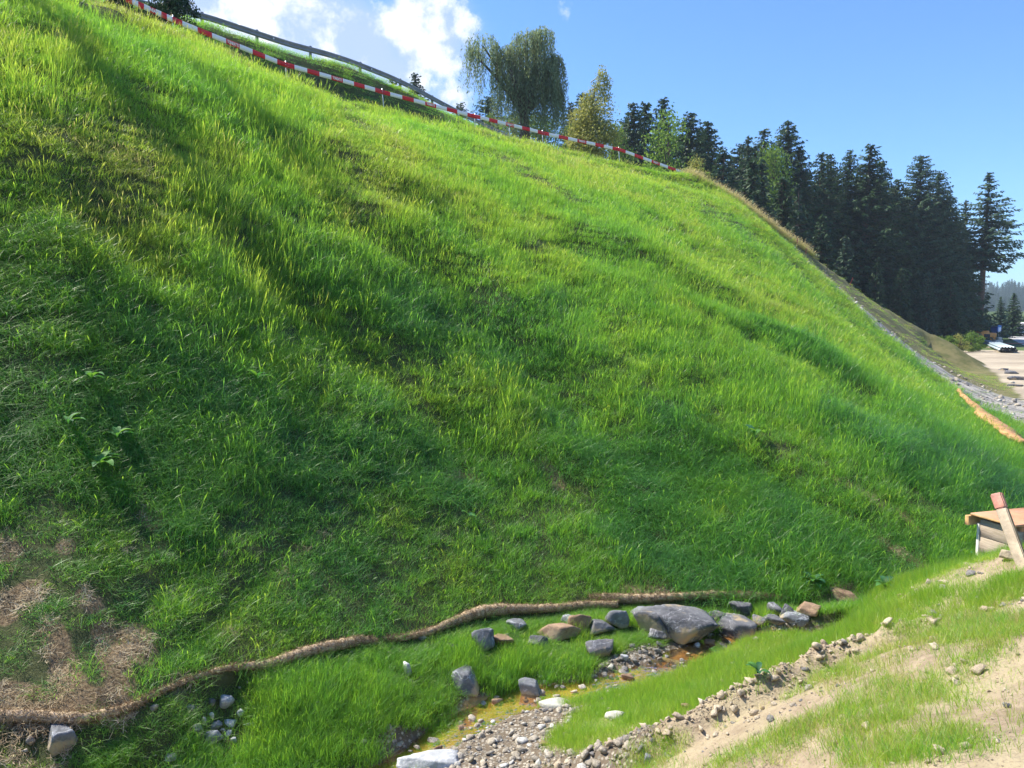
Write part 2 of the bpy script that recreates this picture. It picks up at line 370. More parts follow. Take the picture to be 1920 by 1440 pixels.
# ---------------------------------------------------------------- materials
class NT:
    def __init__(self, name):
        self.m = bpy.data.materials.new(name); self.m.use_nodes = True; self.t = self.m.node_tree; self.t.nodes.clear()
        self.out = self.n('OutputMaterial')
    def n(self, kind, **kw):
        nd = self.t.nodes.new('ShaderNode' + kind)
        for k, v in kw.items(): setattr(nd, k, v)
        return nd
    def l(self, a, b): self.t.links.new(a, b)
    def set(self, sock, v):
        if isinstance(v, bpy.types.NodeSocket): self.l(v, sock)
        elif isinstance(v, (tuple, list)) and len(v) == 3 and sock.type == 'RGBA': sock.default_value = (*v, 1)
        else: sock.default_value = v
    def math(self, op, a, b=0.0, clamp=False):
        nd = self.n('Math', operation=op, use_clamp=clamp); self.set(nd.inputs[0], a); self.set(nd.inputs[1], b); return nd.outputs[0]
    def mix(self, f, a, b, blend='MIX'):
        nd = self.n('Mix', data_type='RGBA', blend_type=blend); self.set(nd.inputs[0], f); self.set(nd.inputs[6], a); self.set(nd.inputs[7], b); return nd.outputs[2]
    def noise(self, scale, detail=4, rough=0.55, vec=None, out='Fac', dist=0.0):
        nd = self.n('TexNoise'); nd.inputs['Scale'].default_value = scale; nd.inputs['Detail'].default_value = detail; nd.inputs['Roughness'].default_value = rough
        nd.inputs['Distortion'].default_value = dist
        self.l(vec if vec is not None else self.coord(), nd.inputs['Vector']); return nd.outputs[out]
    def voro(self, scale, feature='F1', out='Distance', vec=None):
        nd = self.n('TexVoronoi', feature=feature); nd.inputs['Scale'].default_value = scale
        self.l(vec if vec is not None else self.coord(), nd.inputs['Vector']); return nd.outputs[out]
    def coord(self, kind='Object'):
        if not hasattr(self, '_c'): self._c = self.n('TexCoord')
        return self._c.outputs[kind]
    def pos(self):
        return self.n('NewGeometry').outputs['Position']
    def attr(self, name, inst=False, out='Fac'):
        nd = self.n('Attribute', attribute_name=name); nd.attribute_type = 'INSTANCER' if inst else 'GEOMETRY'; return nd.outputs[out]
    def ramp(self, v, a, b, lo=0.0, hi=1.0):
        nd = self.n('MapRange', interpolation_type='SMOOTHSTEP'); self.set(nd.inputs['Value'], v)
        nd.inputs['From Min'].default_value = a; nd.inputs['From Max'].default_value = b; nd.inputs['To Min'].default_value = lo; nd.inputs['To Max'].default_value = hi
        return nd.outputs['Result']
    def cramp(self, v, stops):
        nd = self.n('ValToRGB'); self.set(nd.inputs[0], v); e = nd.color_ramp.elements
        while len(e) < len(stops): e.new(0.5)
        for el, (p, c) in zip(e, stops): el.position = p; el.color = (*c, 1)
        return nd.outputs[0]
    def bump(self, h, strength=0.5, dist=0.02, normal=None):
        nd = self.n('Bump'); nd.inputs['Strength'].default_value = strength; nd.inputs['Distance'].default_value = dist; self.set(nd.inputs['Height'], h)
        if normal is not None: self.l(normal, nd.inputs['Normal'])
        return nd.outputs[0]
    def principled(self, col, rough=0.7, metal=0.0, normal=None, spec=0.5, **kw):
        p = self.n('BsdfPrincipled'); self.set(p.inputs['Base Color'], col); self.set(p.inputs['Roughness'], rough); self.set(p.inputs['Metallic'], metal)
        p.inputs['Specular IOR Level'].default_value = spec
        if normal is not None: self.l(normal, p.inputs['Normal'])
        for k, v in kw.items(): self.set(p.inputs[k], v)
        self.l(p.outputs[0], self.out.inputs['Surface']); return self.m

def simple(name, col, rough=0.6, metal=0.0, var=0.25, scale=6.0, bump=0.0, bscale=40.0, spec=0.4, dirt=None):
    t = NT(name); n = t.noise(scale, 5, 0.6)
    c = t.mix(t.ramp(n, 0.3, 0.7), tuple(v * (1 - var) for v in col), tuple(min(1, v * (1 + var)) for v in col))
    if dirt: c = t.mix(t.ramp(t.noise(scale * 2.3, 6, 0.7), 0.52, 0.72), c, dirt)
    nm = t.bump(t.noise(bscale, 4, 0.6), bump, 0.01) if bump else None
    return t.principled(c, t.ramp(n, 0.2, 0.8, max(0, rough - 0.08), min(1, rough + 0.08)), metal, nm, spec)

def leafy(name, stops, trans, inst=True, attr='tint', trans_w=0.45, rough=0.45, spec=0.35, vary=0.18, root=None):
    """leaves and blades: diffuse in front, light shining through from behind"""
    t = NT(name); v = t.attr(attr, inst)
    v = t.math('ADD', v, t.math('MULTIPLY', t.math('SUBTRACT', t.attr('bl'), 0.5), vary))
    c = t.cramp(v, stops); tr = t.cramp(v, trans)
    if root is not None:
        al = t.attr('al'); c = t.mix(t.ramp(al, 0.0, 0.5), root, c)
    p = t.n('BsdfPrincipled'); t.l(c, p.inputs['Base Color']); p.inputs['Roughness'].default_value = rough; p.inputs['Specular IOR Level'].default_value = spec
    tl = t.n('BsdfTranslucent'); t.l(tr, tl.inputs['Color'])
    mx = t.n('MixShader'); mx.inputs[0].default_value = trans_w; t.l(p.outputs[0], mx.inputs[1]); t.l(tl.outputs[0], mx.inputs[2])
    t.l(mx.outputs[0], t.out.inputs['Surface']); return t.m

M = {}
M['grass'] = leafy('grass_blades', [(0.0, (0.052, 0.140, 0.075)), (0.3, (0.070, 0.200, 0.052)), (0.6, (0.115, 0.260, 0.036)), (0.85, (0.25, 0.33, 0.05)), (1.0, (0.44, 0.37, 0.19))],
                   [(0.0, (0.10, 0.32, 0.08)), (0.3, (0.19, 0.52, 0.06)), (0.6, (0.38, 0.70, 0.05)), (0.85, (0.60, 0.72, 0.08)), (1.0, (0.58, 0.49, 0.22))],
                   trans_w=0.5, rough=0.42, spec=0.45, vary=0.22)
M['straw'] = leafy('straw_fibres', [(0.0, (0.20, 0.13, 0.07)), (0.5, (0.46, 0.36, 0.22)), (1.0, (0.66, 0.57, 0.40))],
                   [(0.0, (0.2, 0.1, 0.05)), (1.0, (0.5, 0.4, 0.3))], trans_w=0.15, rough=0.7, spec=0.2, vary=0.6)
M['dock'] = leafy('dock_leaf', [(0.0, (0.03, 0.10, 0.05)), (0.5, (0.05, 0.16, 0.05)), (1.0, (0.10, 0.24, 0.05))], [(0.0, (0.1, 0.35, 0.05)), (1.0, (0.3, 0.6, 0.05))],
                  inst=False, attr='bl', trans_w=0.3, rough=0.6, spec=0.25, vary=0.4)
def foliage(name, a, b, c, tr, w=0.3):
    return leafy(name, [(0.0, a), (0.5, b), (1.0, c)], [(0.0, tuple(v * 0.7 for v in tr)), (1.0, tr)], inst=False, attr='bl', trans_w=w, rough=0.55, spec=0.25, vary=0.3)
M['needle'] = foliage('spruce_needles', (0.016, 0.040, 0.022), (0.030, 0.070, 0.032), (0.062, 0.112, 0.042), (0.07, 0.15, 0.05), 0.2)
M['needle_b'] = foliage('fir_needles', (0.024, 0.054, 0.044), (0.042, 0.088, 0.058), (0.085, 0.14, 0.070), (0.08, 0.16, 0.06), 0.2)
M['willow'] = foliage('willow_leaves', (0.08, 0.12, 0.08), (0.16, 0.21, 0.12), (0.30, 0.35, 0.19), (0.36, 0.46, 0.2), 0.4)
M['golden'] = foliage('birch_leaves', (0.13, 0.17, 0.04), (0.24, 0.27, 0.07), (0.38, 0.37, 0.11), (0.5, 0.5, 0.12), 0.4)
M['leaf'] = foliage('broad_leaves', (0.04, 0.10, 0.02), (0.09, 0.17, 0.03), (0.17, 0.26, 0.05), (0.28, 0.45, 0.06), 0.4)
M['dark_leaf'] = foliage('dark_leaves', (0.012, 0.032, 0.014), (0.025, 0.058, 0.022), (0.05, 0.09, 0.03), (0.05, 0.12, 0.03), 0.15)
M['bark'] = simple('bark', (0.10, 0.075, 0.055), 0.9, var=0.4, scale=3, bump=0.6, bscale=14)
M['birch_bark'] = simple('birch_bark', (0.45, 0.42, 0.36), 0.8, var=0.3, scale=4, dirt=(0.06, 0.05, 0.04))

def ground_material():
    t = NT('ground_soil'); P = t.pos()
    n_big = t.noise(0.8, 5, 0.6, P); n_mid = t.noise(5, 6, 0.65, P); n_fine = t.noise(45, 6, 0.7, P); n_peb = t.voro(26, 'F1', 'Color', P); vd = t.voro(26, 'F1', 'Distance', P)
    soil = t.mix(t.ramp(n_mid, 0.3, 0.7), (0.045, 0.060, 0.020), (0.085, 0.090, 0.035))
    dirt = t.mix(t.ramp(n_mid, 0.3, 0.7), (0.25, 0.19, 0.13), (0.41, 0.325, 0.23))
    dirt = t.mix(t.ramp(n_big, 0.42, 0.62), dirt, (0.42, 0.35, 0.225))
    dirt = t.mix(t.ramp(n_fine, 0.50, 0.70, 0, 0.7), dirt, (0.20, 0.14, 0.10))
    sep = t.n('SeparateColor'); t.l(n_peb, sep.inputs[0])
    grav = t.mix(t.ramp(sep.outputs[0], 0.1, 0.9), (0.20, 0.18, 0.15), (0.46, 0.41, 0.34))
    grav = t.mix(t.ramp(vd, 0.25, 0.55), grav, (0.16, 0.125, 0.09))
    yard = t.mix(t.ramp(t.noise(0.22, 6, 0.65, P), 0.35, 0.7), (0.30, 0.25, 0.19), (0.47, 0.40, 0.30))
    yard = t.mix(t.ramp(t.noise(0.7, 6, 0.7, P), 0.55, 0.75), yard, (0.17, 0.19, 0.08))
    c = t.mix(t.ramp(t.attr('z_dirt'), 0.25, 0.75), soil, dirt)
    c = t.mix(t.ramp(t.math('ADD', t.attr('z_grav'), t.math('MULTIPLY', t.math('SUBTRACT', n_mid, 0.5), 0.8)), 0.35, 0.65), c, grav)
    coir = t.mix(t.ramp(n_fine, 0.35, 0.65), (0.10, 0.065, 0.035), (0.26, 0.19, 0.11))
    c = t.mix(t.ramp(t.attr('z_mat'), 0.2, 0.7), c, coir)
    strip_v = t.n('Mapping'); t.l(P, strip_v.inputs['Vector']); strip_v.inputs['Rotation'].default_value = (0, 0, 0.2); strip_v.inputs['Scale'].default_value = (0.9, 0.25, 0.6)
    st = t.mix(t.ramp(t.noise(3.0, 7, 0.7, strip_v.outputs[0]), 0.35, 0.68), (0.12, 0.12, 0.12), (0.42, 0.39, 0.35))
    st = t.mix(t.ramp(t.noise(14.0, 4, 0.7, strip_v.outputs[0]), 0.6, 0.75), st, (0.55, 0.53, 0.5))
    c = t.mix(t.ramp(t.attr('z_strip'), 0.25, 0.75), c, st)
    olive = t.mix(t.ramp(t.noise(1.2, 6, 0.65, P), 0.3, 0.7), (0.085, 0.095, 0.030), (0.19, 0.165, 0.075))
    c = t.mix(t.ramp(t.attr('z_olive'), 0.25, 0.75), c, olive)
    c = t.mix(t.ramp(t.attr('z_yard'), 0.25, 0.75), c, yard)
    wet = t.ramp(t.attr('z_wet'), 0.2, 0.8)
    c = t.mix(wet, c, t.mix(t.ramp(n_mid, 0.35, 0.65), (0.40, 0.23, 0.085), (0.64, 0.42, 0.19)))
    far = t.mix(t.ramp(t.noise(0.05, 5, 0.6, P), 0.3, 0.7), (0.04, 0.07, 0.02), (0.09, 0.13, 0.04))
    c = t.mix(t.ramp(t.attr('z_far'), 0.3, 0.7), c, far)
    h = t.math('ADD', t.math('MULTIPLY', n_fine, 0.6), t.math('MULTIPLY', t.noise(14, 5, 0.6, P), 0.8))
    nm = t.bump(h, 0.8, 0.035)
    return t.principled(c, t.ramp(t.attr('z_wet'), 0, 1, 0.92, 0.45), 0, nm, 0.25)
M['ground'] = ground_material()

def rock_material(name, dark, mid, tan, tan_w=0.5, vein=0.6):
    t = NT(name); P = t.coord(); oi = t.n('ObjectInfo')
    mp = t.n('Mapping'); t.l(P, mp.inputs['Vector']); rv = t.n('CombineXYZ'); t.l(t.math('MULTIPLY', oi.outputs['Random'], 37.0), rv.inputs[0]); t.l(rv.outputs[0], mp.inputs['Location']); V = mp.outputs[0]
    n = t.noise(3.0, 7, 0.65, V); f = t.noise(22, 6, 0.7, V)
    c = t.mix(t.ramp(n, 0.3, 0.7), dark, mid)
    c = t.mix(t.ramp(f, 0.5, 0.75, 0, 0.55), c, tuple(min(1, v * 1.9) for v in mid))
    ve = t.ramp(t.math('ABSOLUTE', t.math('SUBTRACT', t.noise(2.2, 5, 0.6, V, dist=0.6), 0.5)), 0.0, 0.016, 1.0, 0.0)
    c = t.mix(t.math('MULTIPLY', ve, vein), c, tuple(min(1, v * 2.2) for v in mid))
    sp = t.n('SeparateXYZ'); t.l(t.coord('Generated'), sp.inputs[0])
    tm = t.math('ADD', t.noise(2.6, 6, 0.6, V), t.math('MULTIPLY', t.math('SUBTRACT', 0.5, sp.outputs[2]), 0.22))
    c = t.mix(t.ramp(tm, 0.60 - 0.12 * tan_w, 0.70 - 0.1 * tan_w), c, tan)
    nm = t.bump(t.math('ADD', n, t.math('MULTIPLY', f, 0.35)), 0.7, 0.03)
    return t.principled(c, 0.78, 0, nm, 0.35)
M['rock_dark'] = rock_material('rock_dark', (0.055, 0.056, 0.066), (0.16, 0.16, 0.175), (0.36, 0.28, 0.18), 0.95)
M['rock_grey'] = rock_material('rock_grey', (0.095, 0.10, 0.11), (0.23, 0.24, 0.26), (0.38, 0.31, 0.21), 0.8)
M['rock_pale'] = rock_material('rock_pale', (0.28, 0.29, 0.31), (0.50, 0.51, 0.54), (0.46, 0.38, 0.29), 0.1, 0.2)
M['rock_brown'] = rock_material('rock_brown', (0.16, 0.10, 0.065), (0.30, 0.20, 0.13), (0.40, 0.29, 0.19), 0.9, 0.2)
M['rock_slab'] = rock_material('rock_slab', (0.36, 0.35, 0.30), (0.52, 0.50, 0.42), (0.50, 0.46, 0.34), 0.2, 0.1)
def gravel_material(name, stops, dk=.55):
    t = NT(name); v = t.attr('tint', True); c = t.cramp(v, stops)
    c = t.mix(t.ramp(t.noise(4, 5, 0.7), 0.3, 0.7), t.mix(dk, c, (0.02, 0.018, 0.015)), c)
    return t.principled(c, 0.85, 0, t.bump(t.noise(9, 4, 0.6), 0.5, 0.05), 0.3)
M['gravel'] = gravel_material('gravel_stones', [(0.0, (0.16, 0.16, 0.17)), (0.3, (0.32, 0.30, 0.29)), (0.6, (0.46, 0.40, 0.32)), (0.85, (0.58, 0.51, 0.42)), (1.0, (0.72, 0.70, 0.66))])
M['clod'] = gravel_material('dirt_clods', [(0.0, (0.26, 0.18, 0.12)), (0.5, (0.42, 0.33, 0.24)), (1.0, (0.60, 0.51, 0.38))], .25)
# ---------------------------------------------------------------- zones of the ground, in plan
def capsule(x, y, a, b, r, wob=0.35, seed=3):
    d = poly_near(x, y, np.array([a[:2], b[:2]]))[0]
    return 1 - smooth(0.7, 1.15, d / r + wob * fbm(x, y, 0.35, 3, seed))
def in_poly(x, y, P):
    c = np.zeros(x.shape, bool); n = len(P)
    for i in range(n):
        x0, y0 = P[i]; x1, y1 = P[(i + 1) % n]
        c ^= ((y0 > y) != (y1 > y)) & (x < (x1 - x0) * (y - y0) / (y1 - y0 + 1e-12) + x0)
    return c
MAT_CAPS = [(hit(95, 1175), hit(150, 1325), .12), (hit(200, 1200), hit(235, 1325), .14), (hit(250, 1185), hit(265, 1230), .15), (hit(15, 1150), hit(50, 1120), .14), (hit(160, 1125), hit(175, 1135), .1),
            (hit(285, 968), hit(290, 985), .12), (hit(120, 1030), hit(130, 1035), .08), (hit(0, 1030), hit(20, 1035), .12), (hit(850, 893), hit(890, 900), .14), (hit(1015, 870), hit(1045, 905), .13),
            (hit(740, 905), hit(745, 915), .08), (hit(0, 1345), hit(215, 1336), .13), (hit(0, 1315), hit(50, 1322), .13), (hit(1570, 895), hit(1650, 945), .09), (hit(1690, 960), hit(1720, 1000), .08), (hit(1640, 1010), hit(1740, 1070), .08),
            (hit(1860, 900), hit(1905, 940), .12), (hit(1180, 1118), hit(1240, 1118), .12), (hit(1560, 1128), hit(1600, 1118), .2)]
THIN_CAPS = [(hit(20, 1230), hit(120, 1250), .5), (hit(140, 1180), hit(180, 1330), .3), (hit(60, 1120), hit(200, 1150), .4), (hit(590, 105 + 60), hit(700, 240), 1.0), (hit(1330, 400), hit(1480, 500), 2.2), (hit(960, 300), hit(1050, 350), 1.2),
             (hit(185, 20), hit(240, 70), .5)]
STRIP_L = np.array([hit(1385, 385)[:2], (17.0, 46.5), (18.9, 41.5), (19.3, 38.5), (19.0, 33.5), (17.0, 27.5), (16.6, 23.6), (17.0, 22.0), (19.5, 24.0)])
BAR = np.array([at_z(*q)[:2] for q in [(760, 1445, -4.15), (850, 1385, -4.12), (925, 1335, -4.1), (1005, 1312, -4.08), (1095, 1325, -4.03), (1060, 1370, -4.0), (1025, 1400, -3.95), (1120, 1415, -3.7), (1250, 1400, -3.4), (1180, 1450, -3.4)]])
BAR2 = np.array([at_z(*q)[:2] for q in [(1075, 1285, -4.04), (1110, 1250, -3.99), (1200, 1205, -3.93), (1330, 1195, -3.92), (1345, 1215, -3.95), (1240, 1262, -4.0), (1160, 1298, -4.04)]])
BAR3 = np.array([at_z(*q)[:2] for q in [(650, 1450, -4.25), (700, 1422, -4.25), (750, 1398, -4.25), (770, 1405, -4.3), (730, 1450, -4.35)]])
ROAD_L = [(46, 60), (60, 84), (76, 118), (96, 165)]
def zones(x, y):
    Z = {}
    dT, zT, sT, sideT = poly_near(x, y, TOE); dC, zC, sC, sideC = poly_near(x, y, CREST)
    up = sideT > 0; over = up & (sideC > 0); Z['up'] = up; Z['over'] = over; Z['dT'] = dT; Z['dC'] = dC; Z['sC'] = sC
    dS = poly_near(x, y, STREAM)[0]; dB = poly_near(x, y, BERM)[0]; Z['dS'] = dS; Z['dB'] = dB
    near = 1 - smooth(13, 20, y)
    # past the stream, the built-up bank of dirt on this side
    sS = poly_near(x, y, STREAM)[3]; mound = (sS < 0) & ~up; Z['mound'] = mound; Z['sS'] = sS
    n = fbm(x, y, 0.6, 4, 21)
    bar = np.maximum.reduce([in_poly(x, y, BAR), in_poly(x, y, BAR2), in_poly(x, y, BAR3)]).astype(float); Z['bar'] = bar
    sB = poly_near(x, y, BERM)[3]
    outer = mound & (sB < 0)                                   # the dry top of the mound, nearest the camera
    Z['outer'] = outer
    Z['z_dirt'] = np.where(~up, near * np.where(mound, 1.0, np.clip(0.25 + n, 0, 1) * .45), 0) + 0 * x
    Z['z_grav'] = np.where(~up, near * np.maximum(bar * .9, (1 - smooth(.22, .34, dS)) * .8), 0)
    Z['z_wet'] = np.where(~up, near * (1 - smooth(.14, .24, dS + 0.10 * n)), 0)
    m = np.zeros(x.shape)
    for a, b, r in MAT_CAPS: m = np.maximum(m, capsule(x, y, a, b, r))
    Z['z_mat'] = m * np.where(up | (dT < .3), 1, 0)
    thin = np.zeros(x.shape)
    for a, b, r in THIN_CAPS: thin = np.maximum(thin, capsule(x, y, a, b, r, 0.8))
    Z['thin'] = thin
    dL, _, _, sL = poly_near(x, y, STRIP_L); right = (sL > 0) & (x > 13) & up
    dl = dL + 0.5 * fbm(x, y, 2.5, 3, 8)
    Z['right'] = right
    Z['z_strip'] = np.where(right, smooth(0, .3, dl) * (1 - smooth(3.6, 4.6, dl * (1 - 0.35 * smooth(34, 46, y)))), 0)
    Z['z_olive'] = np.where(right, smooth(2.8, 4.2, dl), np.where(over & (x > 14) & (y < 90), 1, 0))
    Z['z_yard'] = np.where(up, 0, smooth(17, 22, y) * (1 - smooth(84, 92, y + 5 * fbm(x, y, 9, 2, 5))) * smooth(8, 14, x))
    Z['z_far'] = np.where(up & ~over, 0, smooth(84, 92, y + 5 * fbm(x, y, 9, 2, 5)))
    return Z

def lines(segs):
    out = [segs[0][0]]
    for a, b, st0, st1 in segs:
        p = a
        while p < b - 1e-6:
            t = (p - a) / (b - a); p += st0 + (st1 - st0) * t; out.append(min(p, b))
    return np.unique(np.round(np.array(out), 4))
gx = lines([(-900, -120, 60, 20), (-120, -30, 8, 1.2), (-30, -9, 1.0, .14), (-9, 9.5, .055, .055), (9.5, 40, .14, .8), (40, 160, 1.5, 6), (160, 1200, 20, 60)])
gy = lines([(-60, -6, 10, 1), (-6, 2.5, .6, .08), (2.5, 12.5, .055, .055), (12.5, 70, .09, .75), (70, 200, 1.2, 6), (200, 2500, 15, 100)])
GX, GY = np.meshgrid(gx, gy)
GZ = height(GX, GY)
# hill rising far behind the yard
ZN = zones(GX, GY)
ROAD_NOTE = None
nx, ny = len(gx), len(gy)
V = np.stack([GX.ravel(), GY.ravel(), GZ.ravel()], -1)
I = (np.arange(ny - 1)[:, None] * nx + np.arange(nx - 1)[None, :])
Q = np.stack([I, I + 1, I + nx + 1, I + nx], -1)
up_f = (ZN['up'][:-1, :-1]) & (GY[:-1, :-1] < 75)
att = {k: ZN[k].ravel() for k in ('z_dirt', 'z_grav', 'z_wet', 'z_mat', 'z_strip', 'z_olive', 'z_yard', 'z_far')}
def sub_mesh(name, mask):
    q = Q[mask].reshape(-1, 4); used = np.unique(q); remap = np.full(len(V), -1); remap[used] = np.arange(len(used))
    return mesh_np(name, V[used], [remap[q]], M['ground'], {k: a[used] for k, a in att.items()}, True)
tag(link('hillside', sub_mesh('hillside', up_f)), kind='structure')
tag(link('ground', sub_mesh('ground', ~up_f)), kind='structure')

# haul road at the far right, laid over the yard
t = NT('road_gravel'); P_ = t.pos()
c_ = t.mix(t.ramp(t.noise(0.6, 6, 0.65, P_), 0.3, 0.7), (0.33, 0.32, 0.31), (0.50, 0.48, 0.46)); c_ = t.mix(t.ramp(t.noise(30, 3, 0.6, P_), 0.5, 0.8, 0, .4), c_, (0.25, 0.24, 0.23))
M['road'] = t.principled(c_, 0.9, 0, None, 0.2)
rl = spline([(36, 40), (46, 62), (58, 84), (77, 118), (98, 152), (140, 190)], 8); rr = spline([(60, 40), (66, 62), (80, 84), (104, 112), (140, 140), (200, 160)], 8)
K = 7; RV = []
for a, b in zip(rl, rr):
    for k in range(K):
        p = a + (b - a) * k / (K - 1); RV.append((p[0], p[1], 0))
RV = np.array(RV); RV[:, 2] = height(RV[:, 0], RV[:, 1]) + 0.05
RQ = [(i * K + k, i * K + k + 1, (i + 1) * K + k + 1, (i + 1) * K + k) for i in range(len(rl) - 1) for k in range(K - 1)]
tag(link('road', mesh_np('road', RV, [RQ], M['road'], None, True)), kind='structure')

# the brook: a thin sheet of clear water over an iron-stained bed
t = NT('water'); g_ = t.n('BsdfPrincipled')
g_.inputs['Base Color'].default_value = (0.75, 0.62, 0.42, 1); g_.inputs['Roughness'].default_value = 0.04; g_.inputs['IOR'].default_value = 1.33; g_.inputs['Transmission Weight'].default_value = 1.0
t.l(t.bump(t.noise(11, 3, 0.55, t.pos()), 0.25, 0.02), g_.inputs['Normal'])
lp = t.n('BsdfTransparent'); lp.inputs['Color'].default_value = (0.90, 0.76, 0.50, 1)
mx = t.n('MixShader'); fr = t.n('Fresnel'); fr.inputs['IOR'].default_value = 1.33
gl_ = t.n('BsdfGlossy'); gl_.inputs['Roughness'].default_value = 0.05; t.l(t.bump(t.noise(14, 3, 0.55, t.pos()), 0.14, 0.02), gl_.inputs['Normal'])
t.l(t.math('MULTIPLY', fr.outputs[0], 0.6), mx.inputs[0]); t.l(lp.outputs[0], mx.inputs[1]); t.l(gl_.outputs[0], mx.inputs[2]); t.l(mx.outputs[0], t.out.inputs['Surface']); M['water'] = t.m
SP = STREAM; tg = np.gradient(SP, axis=0); tg /= np.hypot(tg[:, 0], tg[:, 1])[:, None]; nrm = np.stack([-tg[:, 1], tg[:, 0]], -1)
wz = STREAM3[:, 2] - 0.018
WV = []; 
for i, p in enumerate(SP):
    for k in (-1, -.5, 0, .5, 1): q = p + nrm[i] * k * 0.26; WV.append((q[0], q[1], wz[i]))
WQ = [(i * 5 + k, i * 5 + k + 1, i * 5 + 6 + k, i * 5 + 5 + k) for i in range(len(SP) - 1) for k in range(4)]
tag(link('stream_water', mesh_np('water', WV, [WQ], M['water'], None, True)), kind='structure')
# ---------------------------------------------------------------- grass, straw and gravel: mixed from small pieces by geometry nodes
def blades(n, h, rad, lean, curl, width, seg=3, seed=0, flat=0.0, hvar=0.35, lean_dir=None):
    r = np.random.default_rng(seed); V = []; Q = []; T = []; bl = []; al = []
    for i in range(n):
        a = r.uniform(0, 2 * PI); rr = rad * math.sqrt(r.uniform()); bx, by = rr * math.cos(a), rr * math.sin(a)
        H = h * (1 - hvar * r.uniform(-0.3, 1)); az = r.uniform(0, 2 * PI) if lean_dir is None else lean_dir + r.normal() * 0.6
        th = abs(r.normal()) * lean + 0.05; cu = curl * r.uniform(0.4, 1.6); w = width * r.uniform(0.7, 1.3); fa = az + PI / 2 + r.normal() * 0.6
        p = np.array([bx, by, -0.02]); b0 = len(V); s = H / seg; rnd = r.uniform()
        for k in range(seg + 1):
            f = k / seg; ww = w * (1 - f ** 1.6) * 0.5 if k < seg else 0
            d = np.array([math.cos(fa), math.sin(fa), 0]) * ww
            if k < seg: V += [p - d, p + d]; al += [f, f]; bl += [rnd, rnd]
            else: V.append(p.copy()); al.append(1); bl.append(rnd)
            p = p + s * np.array([math.cos(az) * math.sin(th), math.sin(az) * math.sin(th), math.cos(th)]); th = min(th + cu / seg, 2.7)
        for k in range(seg - 1): Q.append((b0 + 2 * k, b0 + 2 * k + 1, b0 + 2 * k + 3, b0 + 2 * k + 2))
        k = seg - 1; T.append((b0 + 2 * k, b0 + 2 * k + 1, b0 + 2 * k + 2))
    return V, Q, T, bl, al
def heads(n, h, rad, seed):
    """thin stalks with a seed head"""
    r = np.random.default_rng(seed); V = []; Q = []; bl = []; al = []
    for i in range(n):
        a = r.uniform(0, 2 * PI); p0 = np.array([rad * r.uniform() * math.cos(a), rad * r.uniform() * math.sin(a), 0]); H = h * r.uniform(.7, 1.1)
        ld = np.array([math.cos(a), math.sin(a)]) * r.uniform(0.05, .3)
        pts = [p0 + np.array([ld[0] * f * f * H, ld[1] * f * f * H, H * f]) for f in (0, .4, .7, 0.85, 1.0)]
        ws = [.0020, .0018, .0016, .0052, .001]; fa = r.uniform(0, PI); d = np.array([math.cos(fa), math.sin(fa), 0])
        b0 = len(V)
        for k, (p, w) in enumerate(zip(pts, ws)): V += [p - d * w, p + d * w]; bl += [0.7 if k < 3 else 1.15] * 2; al += [k / 4] * 2
        for k in range(4): Q.append((b0 + 2 * k, b0 + 2 * k + 1, b0 + 2 * k + 3, b0 + 2 * k + 2))
    return V, Q, bl, al
def bundle(name, parts, mat):
    V = []; Q = []; T = []; bl = []; al = []
    for p in parts:
        n = len(V)
        if len(p) == 5: v, q, tt, b, a = p
        else: v, q, b, a = p; tt = []
        V += list(v); Q += [tuple(i + n for i in f) for f in q]; T += [tuple(i + n for i in f) for f in tt]; bl += list(b); al += list(a)
    me = mesh_np(name, np.array(V), [np.array(Q).reshape(-1, 4), np.array(T).reshape(-1, 3)], mat, {'bl': np.array(bl), 'al': np.array(al)})
    return me
def straws(n, L, rad, seed, thick=0.0035, zh=0.06):
    r = np.random.default_rng(seed); V = []; Q = []; bl = []; al = []
    for i in range(n):
        a = r.uniform(0, 2 * PI); p = np.array([rad * math.sqrt(r.uniform()) * math.cos(a), rad * r.uniform() * math.sin(a), r.uniform(0, zh)])
        az = r.uniform(0, 2 * PI); el = r.normal() * .5; b0 = len(V); k_az = r.normal() * 1.6; k_el = r.normal() * 0.8; rnd = r.uniform(); S = 5
        for k in range(S + 1):
            t_ = np.array([math.cos(az) * math.cos(el), math.sin(az) * math.cos(el), math.sin(el)]); sd_ = np.cross(t_, (0, 0, 1)); sd_ /= np.linalg.norm(sd_) + 1e-6
            w = thick * (0.5 if k in (0, S) else 1); V += [p - sd_ * w, p + sd_ * w]; bl += [rnd] * 2; al += [k / S] * 2
            p = p + t_ * L / S; p[2] = max(p[2], 0); az += k_az / S; el += k_el / S
        for k in range(S): Q.append((b0 + 2 * k, b0 + 2 * k + 1, b0 + 2 * k + 3, b0 + 2 * k + 2))
    return V, Q, bl, al
